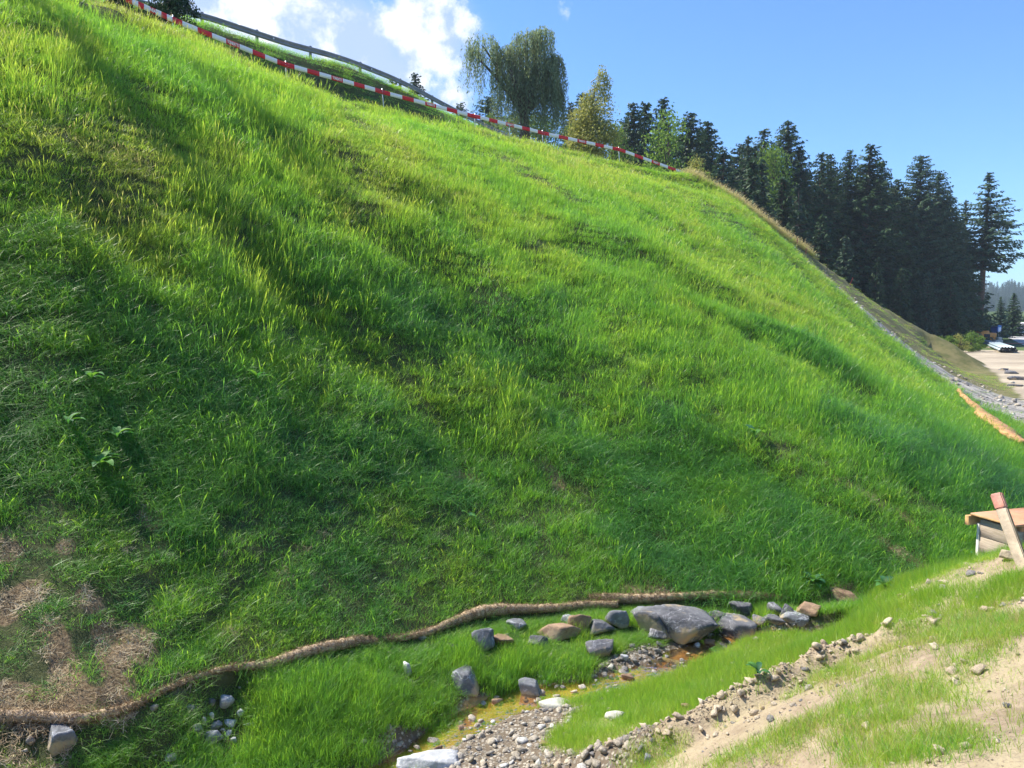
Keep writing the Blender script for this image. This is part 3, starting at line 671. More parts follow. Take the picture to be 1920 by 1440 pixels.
def rock_shape(seed, dims=(1, 1, 1), sub=3, planes=11, rough=0.05, sharp=55.0):
    """convex faceted stone with chipped faces"""
    import bmesh
    bm = bmesh.new(); bmesh.ops.create_icosphere(bm, subdivisions=sub, radius=1.0)
    D = np.array([v.co[:] for v in bm.verts]); F = np.array([[v.index for v in f.verts] for f in bm.faces]); bm.free()
    D /= np.linalg.norm(D, axis=1)[:, None]; r = np.random.default_rng(seed)
    N = r.normal(size=(planes, 3)); N /= np.linalg.norm(N, axis=1)[:, None]; N = np.vstack([N, [(0, 0, -1), (0.1, 0, 1)]])
    dist = r.uniform(0.55, 1.0, len(N)); k = D @ N.T
    rr = np.where(k > 0.05, dist[None] / np.maximum(k, 0.05), 9)
    R_ = -np.log(np.exp(-sharp * np.minimum(rr, 3)).sum(1)) / sharp
    ang = np.stack([D[:, 0] * 2.1 + D[:, 2], D[:, 1] * 2.1 - D[:, 2] * 1.3], -1)
    R_ = R_ * (1 + rough * fbm(ang[:, 0] + seed, ang[:, 1], 0.9, 4, seed % 97) + rough * 0.5 * fbm(ang[:, 1] * 3, ang[:, 0] * 3 + D[:, 2] * 3, 0.5, 3, seed % 89) + .018 * fbm(ang[:, 0] * 5, ang[:, 1] * 5 + D[:, 2] * 4, .6, 3, seed % 83))
    Vv = D * R_[:, None]; Vv /= np.abs(Vv).max(0)[None] ; Vv *= np.array(dims) / 2
    return Vv, F

def library(name, meshes):
    c = bpy.data.collections.new(name)
    for i, me in enumerate(meshes):
        o = bpy.data.objects.new('%s_%02d' % (name, i), me); c.objects.link(o)
    return c
G = M['grass']
LIB_GRASS = library('grass_tuft', [
    # 0-3 upright meadow grass
    bundle('tuft', [blades(60, .27, .16, .30, .9, .0048, 3, 1)], G), bundle('tuft', [blades(60, .23, .16, .35, 1.2, .0046, 3, 2)], G),
    bundle('tuft', [blades(54, .30, .17, .28, .8, .0050, 3, 3), heads(2, .42, .1, 31)], G), bundle('tuft', [blades(60, .25, .17, .38, 1.0, .0046, 3, 4), heads(3, .46, .12, 32)], G),
    # 4-6 long, lodged, arching over
    bundle('tuft', [blades(48, .46, .19, .45, 2.3, .0062, 5, 5)], G), bundle('tuft', [blades(46, .42, .19, .6, 2.6, .0066, 5, 6)], G), bundle('tuft', [blades(44, .50, .18, .4, 2.0, .0068, 5, 7)], G),
    # 7-9 short fine new grass
    bundle('tuft', [blades(40, .13, .13, .30, .5, .0032, 2, 8)], G), bundle('tuft', [blades(36, .10, .14, .35, .6, .0030, 2, 9)], G), bundle('tuft', [blades(44, .16, .12, .28, .6, .0034, 3, 10)], G),
    # 10-11 broad upright blades catching light
    bundle('tuft', [blades(14, .36, .10, .25, 1.0, .0085, 4, 11)], G), bundle('tuft', [blades(11, .40, .09, .3, 1.4, .009, 4, 12)], G),
    # 12-13 wide low tufts for the far slope
    bundle('tuft', [blades(92, .25, .33, .35, 1.0, .0068, 2, 13)], G), bundle('tuft', [blades(88, .28, .35, .30, .8, .0070, 2, 14), heads(4, .46, .3, 33)], G),
    # 14 stalks
    bundle('tuft', [heads(9, .55, .16, 34), blades(12, .35, .12, .3, .8, .005, 3, 15)], G)])
LIB_STRAW = library('straw_wisp', [bundle('wisp', [straws(34, .16, .12, 40 + i)], M['straw']) for i in range(4)])
LIB_STONE = library('gravel_stone', [mesh_np('stone', *(lambda vf: (vf[0], [vf[1]]))(rock_shape(60 + i, (1, .8 + .05 * i, .55), 2, 9, .04)), M['gravel']) for i in range(6)])
LIB_CLOD = library('dirt_clod', [mesh_np('clod', *(lambda vf: (vf[0], [vf[1]]))(rock_shape(80 + i, (1, .85, .6), 2, 7, .42, 20)), M['clod']) for i in range(5)])

def scatter(name, P, idx, tint, scl, rot, lib, label, cat):
    me = bpy.data.meshes.new(name); n = len(P)
    me.vertices.add(n); me.vertices.foreach_set('co', np.asarray(P, np.float32).ravel())
    a = me.attributes.new('idx', 'INT', 'POINT'); a.data.foreach_set('value', np.asarray(idx, np.int32))
    a = me.attributes.new('tint', 'FLOAT', 'POINT'); a.data.foreach_set('value', np.asarray(tint, np.float32))
    a = me.attributes.new('scl', 'FLOAT_VECTOR', 'POINT'); a.data.foreach_set('vector', np.asarray(scl, np.float32).ravel())
    a = me.attributes.new('rot', 'FLOAT_VECTOR', 'POINT'); a.data.foreach_set('vector', np.asarray(rot, np.float32).ravel())
    o = link(name, me); tag(o, label, cat, kind='stuff')
    ng = bpy.data.node_groups.new(name + '_scatter', 'GeometryNodeTree'); ng.interface.new_socket('Geometry', in_out='INPUT', socket_type='NodeSocketGeometry'); ng.interface.new_socket('Geometry', in_out='OUTPUT', socket_type='NodeSocketGeometry')
    N = ng.nodes; L = ng.links; gi = N.new('NodeGroupInput'); go = N.new('NodeGroupOutput'); iop = N.new('GeometryNodeInstanceOnPoints'); ci = N.new('GeometryNodeCollectionInfo')
    ci.inputs['Collection'].default_value = lib; ci.inputs['Separate Children'].default_value = True; ci.inputs['Reset Children'].default_value = True
    m2p = N.new('GeometryNodeMeshToPoints')
    def na(nm, tp):
        q = N.new('GeometryNodeInputNamedAttribute'); q.data_type = tp; q.inputs['Name'].default_value = nm; return q.outputs['Attribute']
    L.new(gi.outputs[0], m2p.inputs['Mesh']); L.new(m2p.outputs[0], iop.inputs['Points']); L.new(ci.outputs[0], iop.inputs['Instance']); iop.inputs['Pick Instance'].default_value = True
    L.new(na('idx', 'INT'), iop.inputs['Instance Index']); L.new(na('scl', 'FLOAT_VECTOR'), iop.inputs['Scale'])
    e2r = N.new('FunctionNodeEulerToRotation'); L.new(na('rot', 'FLOAT_VECTOR'), e2r.inputs[0]); L.new(e2r.outputs[0], iop.inputs['Rotation'])
    L.new(iop.outputs[0], go.inputs[0])
    md = o.modifiers.new('scatter', 'NODES'); md.node_group = ng
    print('SCATTER', name, n)
    return o

def tilt(x, y, amount, n_yaw):
    """euler that leans a tuft towards the ground's normal, after a free turn about its own axis"""
    e = 0.15; gx_ = (height(x + e, y, False) - height(x - e, y, False)) / (2 * e); gy_ = (height(x, y + e, False) - height(x, y - e, False)) / (2 * e)
    nx_, ny_ = -gx_ * amount, -gy_ * amount; ln = np.sqrt(nx_ ** 2 + ny_ ** 2 + 1); nx_, ny_, nz_ = nx_ / ln, ny_ / ln, 1 / ln
    # extrinsic XYZ euler (rx, ry, 0) that takes +Z to n, yaw folded in as a third turn of the axis itself
    c_, s_ = np.cos(n_yaw), np.sin(n_yaw)
    ax = np.stack([nx_, ny_, nz_], -1)
    t1 = np.cross(ax, np.array([0., 1, 0])); t1 /= np.linalg.norm(t1, axis=1)[:, None]; t2 = np.cross(ax, t1)
    X = t1 * c_[:, None] + t2 * s_[:, None]; Y = np.cross(ax, X)
    ry = np.arcsin(np.clip(-X[:, 2], -1, 1)); rx = np.arctan2(Y[:, 2], ax[:, 2]); rz = np.arctan2(X[:, 1], X[:, 0])
    return np.stack([rx, ry, rz], -1)

def candidates(n, x0, x1, y0, y1):
    return rng.uniform(x0, x1, n), rng.uniform(y0, y1, n)
def in_view(x, y, z, mx=360, my=260):
    u, v = project(np.stack([x, y, z], -1)); return (u > -mx) & (u < 1920 + mx) & (v > -my) & (v < 1440 + my) & (y > 1.5)

# stones and rolls keep the grass off
CLEAR = [(px, pb, w) for (px, pb, w) in [(1278, 1202, 135), (1222, 1192, 50), (1172, 1188, 54), (1122, 1192, 56), (1046, 1203, 76), (914, 1224, 50), (968, 1184, 26), (876, 1304, 62), (1137, 1238, 56), (1398, 1163, 42),
         (1382, 1199, 80), (1453, 1158, 34), (1450, 1182, 40), (1492, 1172, 44), (1522, 1163, 40), (1590, 1133, 44), (100, 1432, 56), (994, 1306, 30), (765, 1273, 18), (1148, 1354, 40), (1560, 1140, 40)]]
CLEAR_XY = [(hit(px, pb), w) for px, pb, w in CLEAR]
ROLL_XY = [np.array([hit(px, py + 5)[:2] for px, py in L_]) for L_ in ([(-40, 1356), (60, 1356), (150, 1352), (230, 1338), (290, 1312), (345, 1288), (420, 1266), (500, 1248), (570, 1232), (640, 1216), (678, 1211)],
           [(742, 1202), (800, 1189), (855, 1169), (905, 1156), (960, 1150), (1040, 1145), (1100, 1141), (1158, 1139)], [(1106, 1124), (1140, 1129), (1190, 1130), (1250, 1127), (1330, 1122), (1400, 1121), (1440, 1122), (1476, 1130)])]
def clearing(x, y, bench):
    """(density, height) factors"""
    dn = np.ones(x.shape); hs = np.ones(x.shape)
    for p, w in CLEAR_XY:
        wm = w * p[1] / 1450; u = p[:2] / np.hypot(*p[:2]); rx = (x - p[0]) * u[1] - (y - p[1]) * u[0]; ry = (x - p[0]) * u[0] + (y - p[1]) * u[1]
        e = np.hypot(rx / (wm * .52), (ry - wm * .18) / (wm * .42)); dn *= smooth(.8, 1.05, e)
        hs *= np.where((ry < 0) & (ry > -.35) & (np.abs(rx) < wm * .5), .45, 1)
    for i, L_ in enumerate(ROLL_XY):
        d = poly_near(x, y, L_)[0]; k_ = .7 if i == 0 else 1.0
        dn *= 1 - k_ * (1 - smooth(.05, .10, d)); hs *= np.where(bench, 1 - .55 * k_ * (1 - smooth(.12, .40, d)), 1 - .3 * (1 - smooth(.08, .2, d)))
    return dn, hs

# --- the embankment slope, in rings of distance so that far tufts can be sparser and wider
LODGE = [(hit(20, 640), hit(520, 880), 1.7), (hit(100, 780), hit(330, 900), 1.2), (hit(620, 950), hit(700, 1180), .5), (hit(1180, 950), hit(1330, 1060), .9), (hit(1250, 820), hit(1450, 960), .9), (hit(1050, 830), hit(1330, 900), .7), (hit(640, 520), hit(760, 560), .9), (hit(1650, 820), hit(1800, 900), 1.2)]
Pp, Ii, Tt, Ss, Rr = [], [], [], [], []
for (r0, r1, dens, wide) in [(3, 10.5, 150, 1.0), (10.5, 15, 100, 1.12), (15, 22, 56, 1.35), (22, 32, 30, 1.6), (32, 75, 16, 2.0)]:
    x0, x1 = -r1 * 1.05, min(r1 * 1.05, 30); x0 = max(x0, -30); y0, y1 = 2.5, r1
    n = int((x1 - x0) * (y1 - y0) * dens); x, y = candidates(n, x0, x1, y0, y1)
    d = np.hypot(x, y); k = (d >= r0) & (d < r1); x, y = x[k], y[k]
    k = poly_near(x, y, TOE)[3] > 0; x, y = x[k], y[k]
    z = height(x, y); k = in_view(x, y, z); x, y, z = x[k], y[k], z[k]
    Zn = zones(x, y)
    dens_f = 1 - 0.92 * Zn['z_mat'] - 0.5 * Zn['thin'] - 0.93 * Zn['z_strip'] - 0.72 * Zn['z_olive']
    cl = fbm(x, y, 0.55, 3, 51); dens_f = dens_f * np.clip(0.90 + 0.5 * cl, 0.45, 1)
    dens_f = np.where(Zn['over'] & (Zn['dC'] > 12), 0, dens_f); cd_, ch_ = clearing(x, y, np.zeros(x.shape, bool)) if r0 < 10 else (1.0, np.ones(x.shape)); dens_f = dens_f * cd_
    k = rng.uniform(size=len(x)) < dens_f; x, y, z = x[k], y[k], z[k]; Zn = {a: (b[k] if hasattr(b, 'shape') else b) for a, b in Zn.items()}; cl = cl[k]; ch_ = ch_[k]
    n = len(x); lod = np.zeros(n)
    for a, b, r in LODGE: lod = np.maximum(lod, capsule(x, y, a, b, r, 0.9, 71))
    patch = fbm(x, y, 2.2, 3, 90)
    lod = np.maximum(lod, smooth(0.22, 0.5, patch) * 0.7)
    low_left = (1 - smooth(1.6, 2.6, Zn['dT'] + 0.8 * fbm(x, y, 1.2, 2, 4))) * (x < 1.5 + 0 * x)      # newly sown strip above the coir roll
    u = rng.uniform(size=n)
    idx = rng.integers(0, 4, n)
    idx = np.where(u < lod * 0.7, rng.integers(4, 7, n), idx)
    idx = np.where((low_left > .5) & (u < .75), np.where(rng.uniform(size=n) < .55, 9, rng.integers(0, 2, n)), idx)
    idx = np.where(rng.uniform(size=n) < 0.014, 10 + rng.integers(0, 2, n), idx)
    stalky = smooth(-.1, .5, fbm(x, y, 3.5, 3, 19) + 0.25 * smooth(3, 8, Zn['dT']))
    idx = np.where(rng.uniform(size=n) < 0.16 * stalky, 14, idx)
    if r0 >= 15: idx = np.where((idx < 4) | (idx == 9), 12 + rng.integers(0, 2, n), idx)
    idx = np.where((Zn['z_olive'] > .5) | (Zn['z_strip'] > .3), 7 + rng.integers(0, 3, n), idx)
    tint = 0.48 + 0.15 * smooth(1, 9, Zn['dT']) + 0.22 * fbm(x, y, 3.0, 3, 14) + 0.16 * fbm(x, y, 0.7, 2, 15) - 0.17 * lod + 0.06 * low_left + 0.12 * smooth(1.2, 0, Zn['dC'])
    tint = tint - 0.10 * Zn['over'] + rng.normal(size=n) * 0.05
    tint = np.where((Zn['z_olive'] > .5), 0.74 + 0.12 * rng.normal(size=n), tint)
    hs = 0.86 + 0.55 * fbm(x, y, 1.1, 3, 33) + 0.25 * patch + 0.12 * rng.normal(size=n); hs = np.clip(hs, .45, 1.5)
    hs = hs * .84 * ch_ * np.where(Zn['over'], np.where(x > -7, .42, .62), 1) * (1 - 0.35 * Zn['thin']) * (1 - 0.5 * Zn['z_mat']) * (1 - .25 * low_left)
    w = wide * (0.9 + 0.25 * rng.uniform(size=n)) * np.where(idx >= 12, .75, 1)
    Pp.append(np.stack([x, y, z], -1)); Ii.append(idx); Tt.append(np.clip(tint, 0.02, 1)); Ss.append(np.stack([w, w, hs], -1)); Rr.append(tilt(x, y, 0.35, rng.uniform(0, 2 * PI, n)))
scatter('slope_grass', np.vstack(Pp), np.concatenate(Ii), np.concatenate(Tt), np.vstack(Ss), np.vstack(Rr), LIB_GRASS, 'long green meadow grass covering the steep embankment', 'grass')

# --- the bench between roll and brook, and the near mound
x, y = candidates(150000, -9.5, 9.5, 2.3, 13); Zn = zones(x, y); k = ~Zn['up']; x, y = x[k], y[k]; z = height(x, y); k = in_view(x, y, z, 250, 200); x, y, z = x[k], y[k], z[k]; Zn = zones(x, y)
n1_ = fbm(x, y, 0.5, 3, 101); n2_ = fbm(x, y, 0.9, 3, 102)
bench = (~Zn['mound']) & (Zn['dS'] > 0.22 + .08 * n1_)
band = Zn['mound'] & ~Zn['outer'] & (Zn['dS'] > 0.20) & (Zn['bar'] < .5)
u_, v_ = project(np.stack([x, y, z], -1))
STONES_AT = hit(415, 1360); dstone = np.hypot(x - STONES_AT[0], (y - STONES_AT[1]))
dn = np.where(bench, 0.62 * smooth(-0.45, -0.05, n1_ + 0.35) * (1 - .95 * Zn['bar']) * (.16 + .84 * smooth(.10, .42, dstone + .2 * n2_)), 0)
dn = np.where(band, 0.80 * smooth(0.05, 0.75, Zn['dB'] + 0.45 * n1_ + .2 * n2_) * smooth(-0.75, -0.1, n2_ + .25), dn)
tufty = smooth(0.12, 0.34, n1_ + 0.3 * n2_)
dn = np.where(Zn['outer'], 0.36 * tufty * smooth(.15, .4, Zn['dB']) + 0.07 * smooth(-.2, .3, n2_), dn)
GPATCH = [(hit(1400, 1420), hit(1450, 1400), .22), (hit(1640, 1300), hit(1720, 1310), .2), (hit(1600, 1400), hit(1750, 1400), .22), (hit(1560, 1350), hit(1640, 1360), .2), (hit(1800, 1100), hit(1900, 1090), .6), (hit(1200, 1440), hit(1280, 1400), .15),
          (hit(1750, 1160), hit(1900, 1180), .35), (hit(1000, 1400), hit(1060, 1385), .1)]
for a, b, r in GPATCH: dn = np.maximum(dn, np.where(Zn['outer'], 0.7 * capsule(x, y, a, b, r, .6), 0))
cd_, ch_ = clearing(x, y, bench); OVER_A, OVER_B = at_z(10, 1385, -3.45), at_z(70, 1475, -3.8); dn = dn * cd_ * (1 - .93 * capsule(x, y, OVER_A, OVER_B, .33, .3))
near_box = capsule(x, y, hit(1790, 1075), hit(1925, 1046), .55, .2); dn = dn * (1 - .75 * near_box); ch_ = ch_ * (1 - .6 * near_box)
k = rng.uniform(size=len(x)) < dn; x, y, z = x[k], y[k], z[k]; ch_ = ch_[k]; Zn = {a: b[k] for a, b in Zn.items()}; bench, band, n1_, n2_ = bench[k], band[k], n1_[k], n2_[k]; n = len(x)
idx = np.where(bench, np.where(rng.uniform(size=n) < .6, rng.integers(0, 2, n), 9), 7 + rng.integers(0, 3, n))
idx = np.where(bench & (rng.uniform(size=n) < .006), 10, idx)
tint = np.where(bench, 0.58 + 0.18 * n2_, 0.70 + 0.1 * n1_) + rng.normal(size=n) * .04; tint = np.where(Zn['outer'], 0.70 + .1 * rng.normal(size=n) + .22 * (rng.uniform(size=n) < .3), tint)
hs = np.where(bench, 0.78 + 0.55 * n1_, 0.85 + .5 * n2_) * rng.uniform(.75, 1.2, n); hs = np.where(Zn['outer'], .65 * rng.uniform(.5, 1.1, n), hs)
w = np.where(bench, .8, .85) * rng.uniform(.8, 1.2, n)
scatter('bank_grass', np.stack([x, y, z], -1), idx, np.clip(tint, 0, 1), np.stack([w, w, np.clip(hs * ch_ * np.where(np.hypot(x - STONES_AT[0], y - STONES_AT[1]) < .34, .5, 1), .2, 1.4)], -1), tilt(x, y, .3, rng.uniform(0, 2 * PI, n)), LIB_GRASS,
        'fresh short grass on the banks either side of the brook', 'grass')

# --- dry pale grass along the far brow
x, y, z = [], [], []
ds = np.linspace(0, 1, 1500); CR = CREST[(CREST[:, 1] > 44.0) & (CREST[:, 1] < 54)]
ii = rng.uniform(0, len(CR) - 1.001, 2600); i0 = ii.astype(int); f = (ii - i0)[:, None]; pc = CR[i0] * (1 - f) + CR[i0 + 1] * f
off = rng.uniform(-0.3, 1.3, len(pc)); x = pc[:, 0] - 0.78 * off; y = pc[:, 1] + 0.62 * off; z = height(x, y); n = len(x)
scatter('dry_grass', np.stack([x, y, z], -1), np.where(rng.uniform(size=n) < .6, 14, 2), np.full(n, .95) + rng.normal(size=n) * .05, np.stack([np.full(n, 1.8), np.full(n, 1.8), rng.uniform(.4, .9, n)], -1),
        tilt(x, y, .2, rng.uniform(0, 2 * PI, n)), LIB_GRASS, 'straw coloured dry grass along the brow of the embankment', 'dry grass')

# --- coir fibre where the mat lies bare
x, y = candidates(60000, -8, 18, 4.5, 17); Zn = zones(x, y)
over_l = 1.5 * capsule(x, y, OVER_A, OVER_B, .34, .3); m_ = np.maximum(Zn['z_mat'], over_l * (1 - 0.0 * x))
k = rng.uniform(size=len(x)) < np.maximum(m_ * .42 * np.where(x < -1, 1, .5), np.where(Zn['up'] & (x < -2) & (Zn['dT'] < 1.5), 0.02, 0)); x, y, m_ = x[k], y[k], m_[k]; z = height(x, y); k = in_view(x, y, z); x, y, z, m_ = x[k], y[k], z[k], m_[k]; n = len(x)
scatter('coir_fibre', np.stack([x, y, z + .005], -1), rng.integers(0, 4, n), np.clip(.40 + .25 * fbm(x, y, .3, 2, 6) + .15 * rng.normal(size=n), 0, 1), np.stack([rng.uniform(.35, .65, n)] * 3, -1),
        tilt(x, y, 1.0, rng.uniform(0, 2 * PI, n)), LIB_STRAW, 'tangled pale coir fibres of the erosion mat showing through thin grass', 'coir fibre')

# --- gravel of the brook and its bar, clods on the mound
x, y = candidates(170000, -4, 6, 5.2, 10.5); Zn = zones(x, y); n1_ = fbm(x, y, .35, 3, 7)
p_ = np.where(~Zn['up'], np.maximum(Zn['bar'] * .30, (1 - smooth(.20, .36, Zn['dS'])) * np.where(Zn['dS'] < .16, .10, .30)) * smooth(-.7, .1, n1_) + .02, 0)
k = rng.uniform(size=len(x)) < p_; x, y = x[k], y[k]; n = len(x); s_ = 0.010 * np.exp(rng.exponential(.62, n)); s_ = np.clip(s_, .009, .10); z = height(x, y) + s_ * .15
grey = smooth(.5, 1.3, x)
tint = np.clip(.72 - .38 * grey + .2 * rng.normal(size=n), 0, 1)
scatter('gravel', np.stack([x, y, z], -1), rng.integers(0, 6, n), tint, np.stack([s_ * rng.uniform(.8, 1.3, n), s_, s_ * rng.uniform(.7, 1.1, n)], -1), np.stack([rng.normal(size=n) * .3, rng.normal(size=n) * .3, rng.uniform(0, 2 * PI, n)], -1), LIB_STONE,
        'grey and tan pebbles lying in and beside the brook', 'gravel')
x, y = candidates(420000, -2, 9, 2.2, 10.5); Zn = zones(x, y); n1_ = fbm(x, y, .3, 3, 17)
p_ = np.where(Zn['mound'], .55 * np.exp(-(Zn['dB'] / .13) ** 2) * smooth(-.5, .2, n1_) + np.where(Zn['outer'], .15 * smooth(-.4, .5, n1_), .015), 0)
k = rng.uniform(size=len(x)) < p_; x, y, dB_ = x[k], y[k], Zn['dB'][k]; n = len(x); s_ = np.where(dB_ < .3, .0085, .0055) * np.exp(rng.exponential(.55, n)); s_ = np.clip(s_ * np.where(rng.uniform(size=n) < .04, 2.2, 1), .006, .10) ; z = height(x, y) + s_ * .2
k = in_view(x, y, z, 200, 200); x, y, z, s_ = x[k], y[k], z[k], s_[k]; n = len(x)
scatter('dirt_clods', np.stack([x, y, z], -1), rng.integers(0, 5, n), np.clip(.80 + .22 * rng.normal(size=n), 0, 1), np.stack([s_ * rng.uniform(.8, 1.3, n), s_, s_ * rng.uniform(.7, 1.1, n)], -1),
        np.stack([rng.normal(size=n) * .4, rng.normal(size=n) * .4, rng.uniform(0, 2 * PI, n)], -1), LIB_CLOD, 'crumbly tan clods of earth scattered over the near mound', 'clods')
# --- rubble on the grey strip of the slope and in the yard
x, y = candidates(60000, 12, 30, 22, 62); Zn = zones(x, y); p_ = Zn['z_strip'] * .25 * smooth(-.3, .4, fbm(x, y, 1.2, 3, 3)) + np.where(~Zn['up'], .01, 0); k = rng.uniform(size=len(x)) < p_; x, y = x[k], y[k]; n = len(x)
s_ = np.clip(.05 * np.exp(rng.exponential(.5, n)), .04, .35)
scatter('rubble', np.stack([x, y, height(x, y) + s_ * .1], -1), rng.integers(0, 6, n), np.clip(.6 + .25 * rng.normal(size=n), 0, 1), np.stack([s_, s_, s_ * .8], -1), np.stack([rng.normal(size=n) * .3, rng.normal(size=n) * .3, rng.uniform(0, 2 * PI, n)], -1), LIB_STONE,
        'pale broken rubble on the bare grey strip of the far slope', 'rubble')
# ---------------------------------------------------------------- boulders and stones of the brook
def stone(px, pb, wpx, hpx, mat, label, seed, z=None, depth=0.8, sink=0.12, rot=0.0, group=None, cat='boulder', name='boulder', yaw=None, planes=9, sub=4):
    p = hit(px, pb) if z is None else at_z(px, pb, z)
    w = wpx * p[1] / 1450 * (1.38 if cat == 'boulder' else 1.1); H_ = hpx * p[1] / 1450 * 1.15; d = w * depth; d = min(d, H_ * 1.3); h = max(.45 * H_, (H_ - .30 * d) / .92)
    if name == 'stone_slab': d, h = H_ * 1.9, H_ * .34
    Vv, F = rock_shape(seed, (w, d, h * (1 + sink)), sub, planes, .06)
    # shear the top a little so no two profiles agree
    Vv[:, 0] += Vv[:, 2] * rot
    # the front foot of the stone meets the ground where the photograph shows it
    Vv[:, 2] += h * (1 - sink) / 2
    me = mesh_np(name, Vv, [F], M[mat], None, sub < 3)
    o = link(name, me, None, (p[0], p[1] + d * .28, hz(p[0], p[1]) if z is None else z), (0, 0, math.atan2(-p[0], p[1]) if yaw is None else yaw))
    tag(o, label, cat, group); return o
BO = [
 (1278, 1202, 116, 70, 'rock_dark', 'largest dark grey boulder under the coir roll with tan streaks and pale veins', 17, .7, 0),
 (1222, 1192, 52, 50, 'rock_dark', 'smaller tan stained boulder touching the left side of the largest dark boulder', 12, .8, 0),
 (1172, 1188, 56, 44, 'rock_grey', 'smooth blue grey slab leaning under the end of the middle coir roll', 13, .6, .2),
 (1122, 1192, 58, 38, 'rock_dark', 'low dark rock half hidden in grass left of the blue grey leaning slab', 14, .8, 0),
 (1046, 1203, 80, 38, 'rock_brown', 'long brown rock with a white streak below the middle coir roll', 15, .6, .3),
 (914, 1224, 46, 50, 'rock_grey', 'blocky grey boulder with tan foot right beneath the bend of the coir roll', 16, .9, 0),
 (968, 1184, 30, 24, 'rock_grey', 'small rounded grey rock tucked beneath the coir roll beside the blocky grey boulder', 17, .9, 0),
 (876, 1304, 62, 50, 'rock_grey', 'pointed blue grey boulder in the grass at the left edge of the shallow brook', 18, .7, -.45),
 (1137, 1238, 56, 40, 'rock_dark', 'rounded grey brown boulder standing above the dark gravel of the brook', 19, .8, -.1),
 (1398, 1163, 42, 40, 'rock_dark', 'upright dark boulder under the right coir roll, right of the largest boulder', 20, .8, 0),
 (1382, 1199, 82, 46, 'rock_dark', 'long wedge shaped tan stained boulder sloping down right of the largest dark boulder', 21, .6, -.3),
 (1453, 1158, 34, 32, 'rock_dark', 'blocky grey boulder under the right end of the coir rolls', 22, .9, 0),
 (1450, 1182, 40, 24, 'rock_dark', 'flat bluish rock lying below the blocky boulder at the right end of the rolls', 23, .8, 0),
 (1492, 1172, 44, 26, 'rock_grey', 'light grey rough rock at the edge of the sunny grass bank', 24, .8, 0),
 (1522, 1163, 40, 26, 'rock_brown', 'brown grey rock beside bare coir at the far end of the rock line', 25, .8, 0),
 (1590, 1133, 44, 30, 'rock_brown', 'rounded reddish brown boulder at the foot of the slope near the dock plant', 26, .8, 0),
 (100, 1432, 52, 56, 'rock_grey', 'pale grey angular boulder below the coir roll at the lower left', 27, .9, .1),
 (800, 1448, 104, 34, 'rock_pale', 'wide light grey boulder cut by the lower edge of the picture', 28, .7, 0),
 (1092, 1196, 40, 44, 'rock_brown', 'tall tan streaked rock between the long brown rock and the low dark rock', 33, .8, 0),
 (1008, 1218, 34, 26, 'rock_dark', 'small dark rock low in the grass left of the long brown rock', 34, .8, 0),
 (1345, 1178, 40, 34, 'rock_dark', 'dark rock in the gap right of the largest boulder', 35, .8, 0),
 (1420, 1186, 30, 26, 'rock_dark', 'small dark rock below the upright dark boulder', 36, .8, 0),
 (1072, 1180, 46, 30, 'rock_grey', 'grey rock directly under the middle roll above the long brown rock', 38, .8, 0),
 (1150, 1176, 34, 30, 'rock_dark', 'dark rock wedged under the roll joint left of the blue grey slab', 39, .8, 0),
 (942, 1214, 34, 26, 'rock_brown', 'tan rock right of the blocky grey boulder', 40, .8, 0),
 (1242, 1208, 40, 26, 'rock_dark', 'low dark rock at the left foot of the largest boulder', 41, .8, 0),
 (1205, 1166, 34, 28, 'rock_grey', 'grey rock tucked under the right roll left of the largest boulder', 42, .8, 0),
 (1476, 1160, 30, 26, 'rock_dark', 'dark rock between the last two grey boulders of the row', 43, .8, 0),
 (850, 1232, 34, 22, 'rock_grey', 'flat grey rock left of the blocky grey boulder', 37, .8, 0),
 (994, 1306, 34, 34, 'rock_grey', 'grey stone in the grass between the pointed boulder and the tall bright tufts', 30, .8, 0)]
for i, (px, pb, w, h, m, lab, sd_, dp, ro) in enumerate(BO): stone(px, pb, w, h, m, lab, sd_, depth=dp, rot=ro, sink=.2)
o = stone(1040, 1326, 74, 30, 'rock_slab', 'flat oval pale slab lying at the edge of the brook', 31, depth=.45, sink=.3, yaw=-.45, planes=6, name='stone_slab', cat='slab')
stone(1270, 1247, 58, 13, 'rock_slab', 'thin pale greenish slab beside the water below the largest boulder', 32, depth=.35, sink=.3, name='stone_slab', cat='slab', yaw=-.1)
SM = [(421, 1342, 32, 28, 'rock_pale', 'largest white stone of the pile left of the brook'), (448, 1353, 18, 17, 'rock_pale', 'round white stone right of the largest white stone'),
 (434, 1368, 30, 15, 'rock_pale', 'flat white stone just below the largest white stone'), (406, 1372, 24, 16, 'rock_grey', 'grey stone in the middle of the white stone pile'), (398, 1352, 12, 14, 'rock_pale', 'small pale stone left of the largest white stone'),
 (372, 1388, 22, 20, 'rock_grey', 'speckled stone at the left side of the white stone pile'), (354, 1388, 16, 12, 'rock_brown', 'tan stone at the far left of the white stone pile'), (398, 1408, 34, 26, 'rock_grey', 'bluish stone at the bottom left of the white stone pile'),
 (440, 1404, 15, 15, 'rock_pale', 'small bright stone at the foot of the white stone pile'), (358, 1346, 24, 14, 'rock_grey', 'low grey stone up and left of the white stone pile'), (420, 1318, 12, 10, 'rock_pale', 'little pale stone just above the largest white stone'),
 (468, 1362, 24, 8, 'rock_pale', 'thin light stone at the right side of the white stone pile'), (428, 1386, 22, 12, 'rock_pale', 'whitish stone low in the middle of the pile'), (396, 1326, 14, 16, 'rock_dark', 'dark bluish stone standing behind the white stone pile'),
 (385, 1364, 12, 18, 'rock_pale', 'narrow upright pale stone in the white stone pile'), (418, 1382, 14, 10, 'rock_grey', 'small grey stone wedged low between the white ones')]
